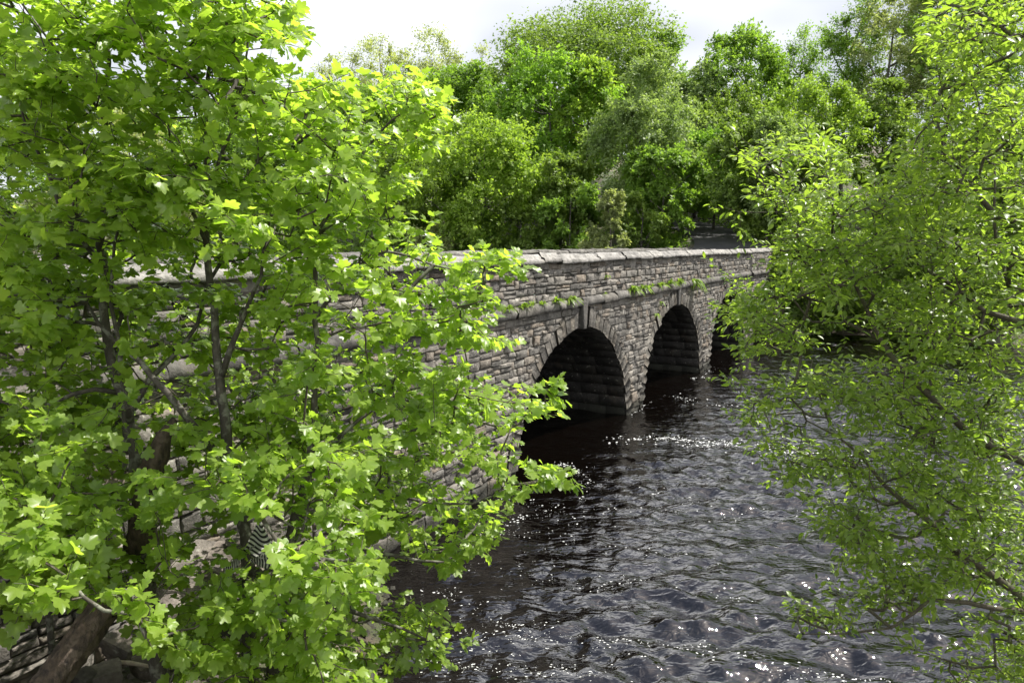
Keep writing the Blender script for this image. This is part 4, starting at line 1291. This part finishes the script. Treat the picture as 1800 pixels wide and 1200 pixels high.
# ------------------------------------------------------------------ rocks, log and stick on the bank
rk = np.random.default_rng(5)
import bmesh
def rock_mesh(sx, sy, sz, seed, square=0.6):
    r_ = np.random.default_rng(seed)
    bm = bmesh.new()
    bmesh.ops.create_cube(bm, size=2)
    bmesh.ops.subdivide_edges(bm, edges=bm.edges[:], cuts=3, use_grid_fill=True)
    for v in bm.verts:
        c = np.array(v.co)
        k = c / np.linalg.norm(c) * 1.25
        c = c * square + k * (1 - square)
        c = c * (1 + 0.07 * math.sin(3.1 * c[0] + seed) * math.cos(2.7 * c[1] + seed)) + r_.normal(0, .035, 3)
        v.co = c * np.array([sx, sy, sz])
    me = bpy.data.meshes.new('rock')
    bm.to_mesh(me); bm.free()
    me.materials.append(M_ROCK)
    return me
def gz(x, y):
    return float(terrain(np.array([x]), np.array([y]))[0])
ROCKS = [
 # px, py, Y, size, squareness, tilt, label
 (186, 1180, 6.6, (.13, .12, .10), .85, .1, 'dark squarish block of stone beside the bleached stick'),
 (150, 1190, 6.5, (.09, .10, .07), .5, .2, 'small rounded rock next to the dark square block'),
 (240, 1120, 7.4, (.28, .2, .10), .7, .3, 'flat pinkish slab under the lowest bright leaves'),
 (265, 1165, 7.0, (.16, .14, .08), .6, .2, 'pale stone at the foot of the dark sycamore trunk'),
 (345, 880, 8.6, (.42, .26, .13), .8, .35, 'topmost pinkish slab leaning at the wall foot between the stems'),
 (330, 950, 8.3, (.40, .28, .14), .8, .3, 'wide pinkish slab below the topmost one between the stems'),
 (395, 910, 8.6, (.36, .25, .12), .75, .25, 'slab half behind the middle sycamore stem'),
 (390, 985, 8.2, (.34, .26, .13), .7, .2, 'slab lying under the striped cloth'),
 (450, 900, 8.9, (.34, .22, .13), .7, .3, 'slab right of the middle sycamore stem'),
 (300, 1010, 7.9, (.30, .24, .12), .65, .2, 'low grey slab at the bottom of the slab pile'),
 (460, 1010, 8.6, (.30, .24, .13), .65, .1, 'slab nearest the water right of the striped cloth'),
 (560, 1000, 9.6, (.35, .26, .14), .6, .1, 'rock at the water edge under the low branches')]
for i, (px, py, Y, sz_, sq, tl, lb) in enumerate(ROCKS):
    p = at(px, py, Y)
    z = gz(p[0], p[1])
    o = link('rock', rock_mesh(*sz_, 40 + i, sq), None, (p[0], p[1], max(z + sz_[2] * 0.45, min(p[2], z + 0.75))))
    o.rotation_euler = (tl * (0.6 + .5 * rk.random()), -tl * 0.4, BROT + rk.normal(0, .35))
    tag(o, lb, 'rock', 'rocks on the near bank')
# rubble filling the bank under the pile: uncountable chips
n = 2600
sx_ = 2.5 + 8.5 * rk.random(n); lx_ = -2.6 * rk.random(n) ** 1.1 + 0.0
W = root_world(sx_, lx_, 0 * sx_)
W[:, 2] = terrain(W[:, 0], W[:, 1])
k = W[:, 2] > -0.05
W = W[k]; n = len(W)
CH = np.array([[-1, -.7, -.4], [1, -.8, -.4], [.9, .8, -.4], [-.8, .7, -.4], [-.6, -.4, .5], [.7, -.5, .4], [.5, .6, .5], [-.6, .4, .35]]) * .5
CHF = [np.array([[4, 5, 6, 7], [0, 1, 5, 4], [1, 2, 6, 5], [2, 3, 7, 6], [3, 0, 4, 7]])]
V, Fs = scatter(CH, CHF, W, basis_from(rk.normal(size=(n, 3)) * [1, 1, .3], rk.normal(size=(n, 3)) * .4 + [0, 0, 1]), 0.03 + 0.16 * rk.random(n) ** 3)
o = link('rubble', mesh_np('rubble', V, Fs, tint=np.repeat(0.02 + .97 * rk.random(n), 8), mats=[M_ROCK]))
o['kind'] = 'stuff'
tag(o, 'broken stone chips and rubble along the wall foot', 'rubble')

# the broken log that leans up from the lower left corner
P0, P1_ = at(20, 1290, 4.7), at(186, 1062, 5.25)
ax = unit(P1_ - P0)
nst, sd_ = 26, 22
V = []
for i in range(nst):
    u = i / (nst - 1)
    c = P0 + (P1_ - P0) * u
    e1 = unit(np.cross(ax, [0, 0, 1.0])); e2 = np.cross(e1, ax)
    for j in range(sd_):
        a = j / sd_ * 2 * math.pi
        rr = 0.118 * (1.05 - 0.12 * u) * (1 + 0.12 * math.sin(5 * a + 0.8 * u) + 0.10 * math.sin(9 * a + 2.5 * u) + 0.05 * rk.normal() * .5) - (0.03 if j in (5, 6, 13) else 0)
        jag = (0.05 * math.sin(3 * a) + 0.02 * rk.normal()) if i == nst - 1 else 0
        V.append(c + rr * (math.cos(a) * e1 + math.sin(a) * e2) + ax * jag)
V.append(P1_ - ax * 0.05)
V = np.array(V)
i_ = np.arange(nst * sd_).reshape(nst, sd_)
q = np.stack([i_[:-1], np.roll(i_[:-1], -1, 1), np.roll(i_[1:], -1, 1), i_[1:]], -1).reshape(-1, 4)
cp_ = np.stack([np.full(sd_, len(V) - 1), i_[-1], np.roll(i_[-1], -1)], -1)
o = link('broken_log', mesh_np('broken_log', V - P0, [q, cp_], mats=[M_DEAD]), None, P0)
tag(o, 'thick brown broken log leaning up beside the stone wall', 'log')

# dead stub on the sycamore
st_p, st_r = resample([at(240, 960, 6.05), at(258, 880, 6.0), at(275, 800, 5.95), at(305, 735, 5.95)], [.11, .105, .095, .03], .12)
V, Fs = tube(st_p + rk.normal(0, .008, st_p.shape), st_r, 12)
o = link('dead_stub', mesh_np('dead_stub', V - syc_base, Fs, smooth=True, mats=[M_DEAD]), syc)
o['label'] = 'reddish brown dead broken stub'

# bleached stick
a_, b_ = at(196, 1163, 6.7), at(272, 1172, 6.75)
a_[2] = max(a_[2], gz(*a_[:2]) + .03); b_[2] = max(b_[2], gz(*b_[:2]) + .03)
sp_, sr_ = resample([a_, a_ * .6 + b_ * .4 + np.array([0, 0, .015]), b_], [.018, .022, .014], .07)
V, Fs = tube(sp_, sr_, 8)
o = link('stick', mesh_np('stick', V - a_, Fs, smooth=True, mats=[M_PALEWOOD]), None, a_)
tag(o, 'pale bleached stick lying on the rubble near the log', 'stick')

# ------------------------------------------------------------------ striped cloth caught in the stems
m, t, b = nodes_of('striped_cloth')
uvn = N(t, 'ShaderNodeAttribute', attribute_name='tint')
w_ = math_n(t, 'FRACT', math_n(t, 'MULTIPLY', uvn.outputs['Fac'], 1.0), 0)
c = ramp(t, w_, [(0.46, (0.012, 0.012, 0.014)), (0.54, (0.40, 0.39, 0.37))])
t.links.new(c, b.inputs['Base Color'])
b.inputs['Roughness'].default_value = 0.9
M_CLOTH = m
cl_o = at(440, 950, 6.02)
def cloth(p_top, p_a, p_b, nu, nv, stripes, seed):
    r_ = np.random.default_rng(seed)
    A_, B_, C_ = p_top, p_a, p_b
    V, tn = [], []
    ny = unit(np.cross(B_ - A_, C_ - A_))
    for i in range(nu):
        u = i / (nu - 1)
        for j in range(nv):
            v_ = j / (nv - 1)
            e = A_ + (B_ - A_) * u * (1 - v_) + (C_ - A_) * u * v_
            e = e + ny * (0.035 * u * math.sin(v_ * 9 + 2 * u + seed) + 0.02 * math.sin(u * 6 + seed)) - np.array([0, 0, 0.05 * math.sin(v_ * math.pi) * u])
            V.append(e)
            tn.append(0.01 + stripes * (u + 0.06 * math.sin(v_ * 5 + seed)))
    i_ = np.arange(nu * nv).reshape(nu, nv)
    q = np.stack([i_[:-1, :-1], i_[1:, :-1], i_[1:, 1:], i_[:-1, 1:]], -1).reshape(-1, 4)
    return np.array(V), [q], np.array(tn)
parts = [cloth(at(456, 912, 6.1), at(428, 968, 5.95), at(490, 975, 6.0), 40, 14, 8, 1),
         cloth(at(448, 955, 5.98), at(392, 1000, 5.9), at(400, 1018, 5.95), 60, 10, 13, 2),
         cloth(at(432, 985, 5.96), at(478, 1004, 5.92), at(486, 966, 5.98), 50, 12, 10, 4)]
V, Fs = join_sets([(p[0], p[1]) for p in parts])
o = link('striped_cloth', mesh_np('striped_cloth', V - cl_o, Fs, True, np.concatenate([p[2] for p in parts]), [M_CLOTH]), None, cl_o)
sm = o.modifiers.new('thickness', 'SOLIDIFY'); sm.thickness = 0.004
tag(o, 'black and white striped cloth snagged on the sycamore stems', 'cloth')

# ------------------------------------------------------------------ foam flecks drifting on the water in streaks
m, t, b = nodes_of('foam')
b.inputs['Base Color'].default_value = (0.60, 0.61, 0.60, 1)
b.inputs['Roughness'].default_value = 0.7
M_FOAM = m
fo = np.random.default_rng(90)
def water_z(x, y):
    ix = np.clip(np.searchsorted(wx, x) - 1, 0, len(wx) - 2); iy = np.clip(np.searchsorted(wy, y) - 1, 0, len(wy) - 2)
    fx = (x - wx[ix]) / (wx[ix + 1] - wx[ix]); fy = (y - wy[iy]) / (wy[iy + 1] - wy[iy])
    return (WZ[ix, iy] * (1 - fx) + WZ[ix + 1, iy] * fx) * (1 - fy) + (WZ[ix, iy + 1] * (1 - fx) + WZ[ix + 1, iy + 1] * fx) * fy
def wpt(px, py):
    v = (600 - py) / F
    t_ = -EYE / (v * CP - SP)
    return np.array([(px - 900) / F * t_, (CP + v * SP) * t_])
STREAKS = [
 ([(1105, 772), (1150, 768), (1220, 776), (1300, 782), (1390, 790), (1500, 800)], 0.62, 900, .026),
 ([(985, 812), (1020, 830), (1050, 850), (1110, 855), (1170, 868), (1230, 880)], 0.30, 380, .02),
 ([(1025, 840), (1030, 865), (1000, 885), (940, 900), (880, 925)], 0.26, 240, .018),
 ([(1150, 665), (1190, 668), (1240, 662), (1290, 668)], 0.22, 220, .025),
 ([(1110, 728), (1135, 712), (1142, 700)], 0.10, 160, .02),
 ([(1236, 660), (1255, 645), (1262, 632)], 0.14, 140, .025),
 ([(1140, 690), (1200, 700), (1260, 712), (1330, 716)], 0.45, 240, .022),
 ([(880, 850), (960, 905), (1100, 890), (1250, 900), (1400, 905)], 0.8, 420, .016),
 ([(860, 930), (960, 940), (1080, 955), (1200, 975)], 0.5, 260, .014),
 ([(770, 1030), (820, 1060), (900, 1100), (1000, 1120), (1130, 1130), (1260, 1128)], 0.28, 560, .014),
 ([(780, 1100), (850, 1130), (960, 1120), (1080, 1140)], 0.45, 620, .013),
 ([(740, 1180), (830, 1170), (930, 1185), (1050, 1190)], 0.30, 520, .013),
 ([(1060, 1015), (1150, 1020), (1280, 1045), (1400, 1050)], 0.3, 260, .013),
 ([(1200, 1145), (1330, 1165), (1450, 1190), (1560, 1200)], 0.25, 420, .016),
 ([(780, 1000), (860, 990), (950, 1010), (1050, 1030)], 0.7, 420, .012)]
FX, FS = [], []
for pl, spread, n_, size in STREAKS:
    w2 = np.array([wpt(*q) for q in pl])
    pp, _ = resample(np.column_stack([w2, np.zeros(len(w2))]), np.ones(len(w2)), .1)
    k = fo.integers(0, len(pp), n_)
    g_ = vnoise(pp[k][:, 0] * 2.5 + 3, pp[k][:, 1] * 2.5)
    kk = fo.random(n_) < np.clip(2.6 * g_ - 0.55, 0.03, 1)
    P_ = pp[k][kk][:, :2] + fo.normal(0, 1, (kk.sum(), 2)) * np.array([spread, spread * 0.55]) * (fo.random((kk.sum(), 1)) ** 0.6)
    FX.append(P_[fo.random(len(P_)) < (0.9 if size > .0255 else 0.42)]); FS.append(0.82 * size * (0.4 + 1.7 * fo.random(len(FX[-1])) ** 2.5))
FX = np.concatenate(FX); FS = np.concatenate(FS)
keep = sl(FX[:, 0], FX[:, 1])[1] < -0.05
FX, FS = FX[keep], FS[keep]
n = len(FX)
HEX = np.array([[math.cos(a) * (1 + .25 * math.sin(3 * a + 1)), math.sin(a) * .42 * (1 + .3 * math.cos(2 * a + .7)), -0.1] for a in np.arange(8) / 8 * 2 * math.pi] + [[0, 0, 0.22]])
HEXF = [np.array([[8, i, (i + 1) % 8] for i in range(8)])]
pos = np.column_stack([FX, water_z(FX[:, 0], FX[:, 1]) + 0.003])
a = fo.normal(0.15, .5, n)
yv = np.column_stack([-np.sin(a), np.cos(a), np.zeros(n)])
V, Fs = scatter(HEX, HEXF, pos, basis_from(yv, np.tile([0, 0, 1.0], (n, 1))), FS)
o = link('foam', mesh_np('foam', V, Fs, True, mats=[M_FOAM]))
o['kind'] = 'stuff'
tag(o, 'white foam flecks drifting in streaks on the dark river', 'foam')
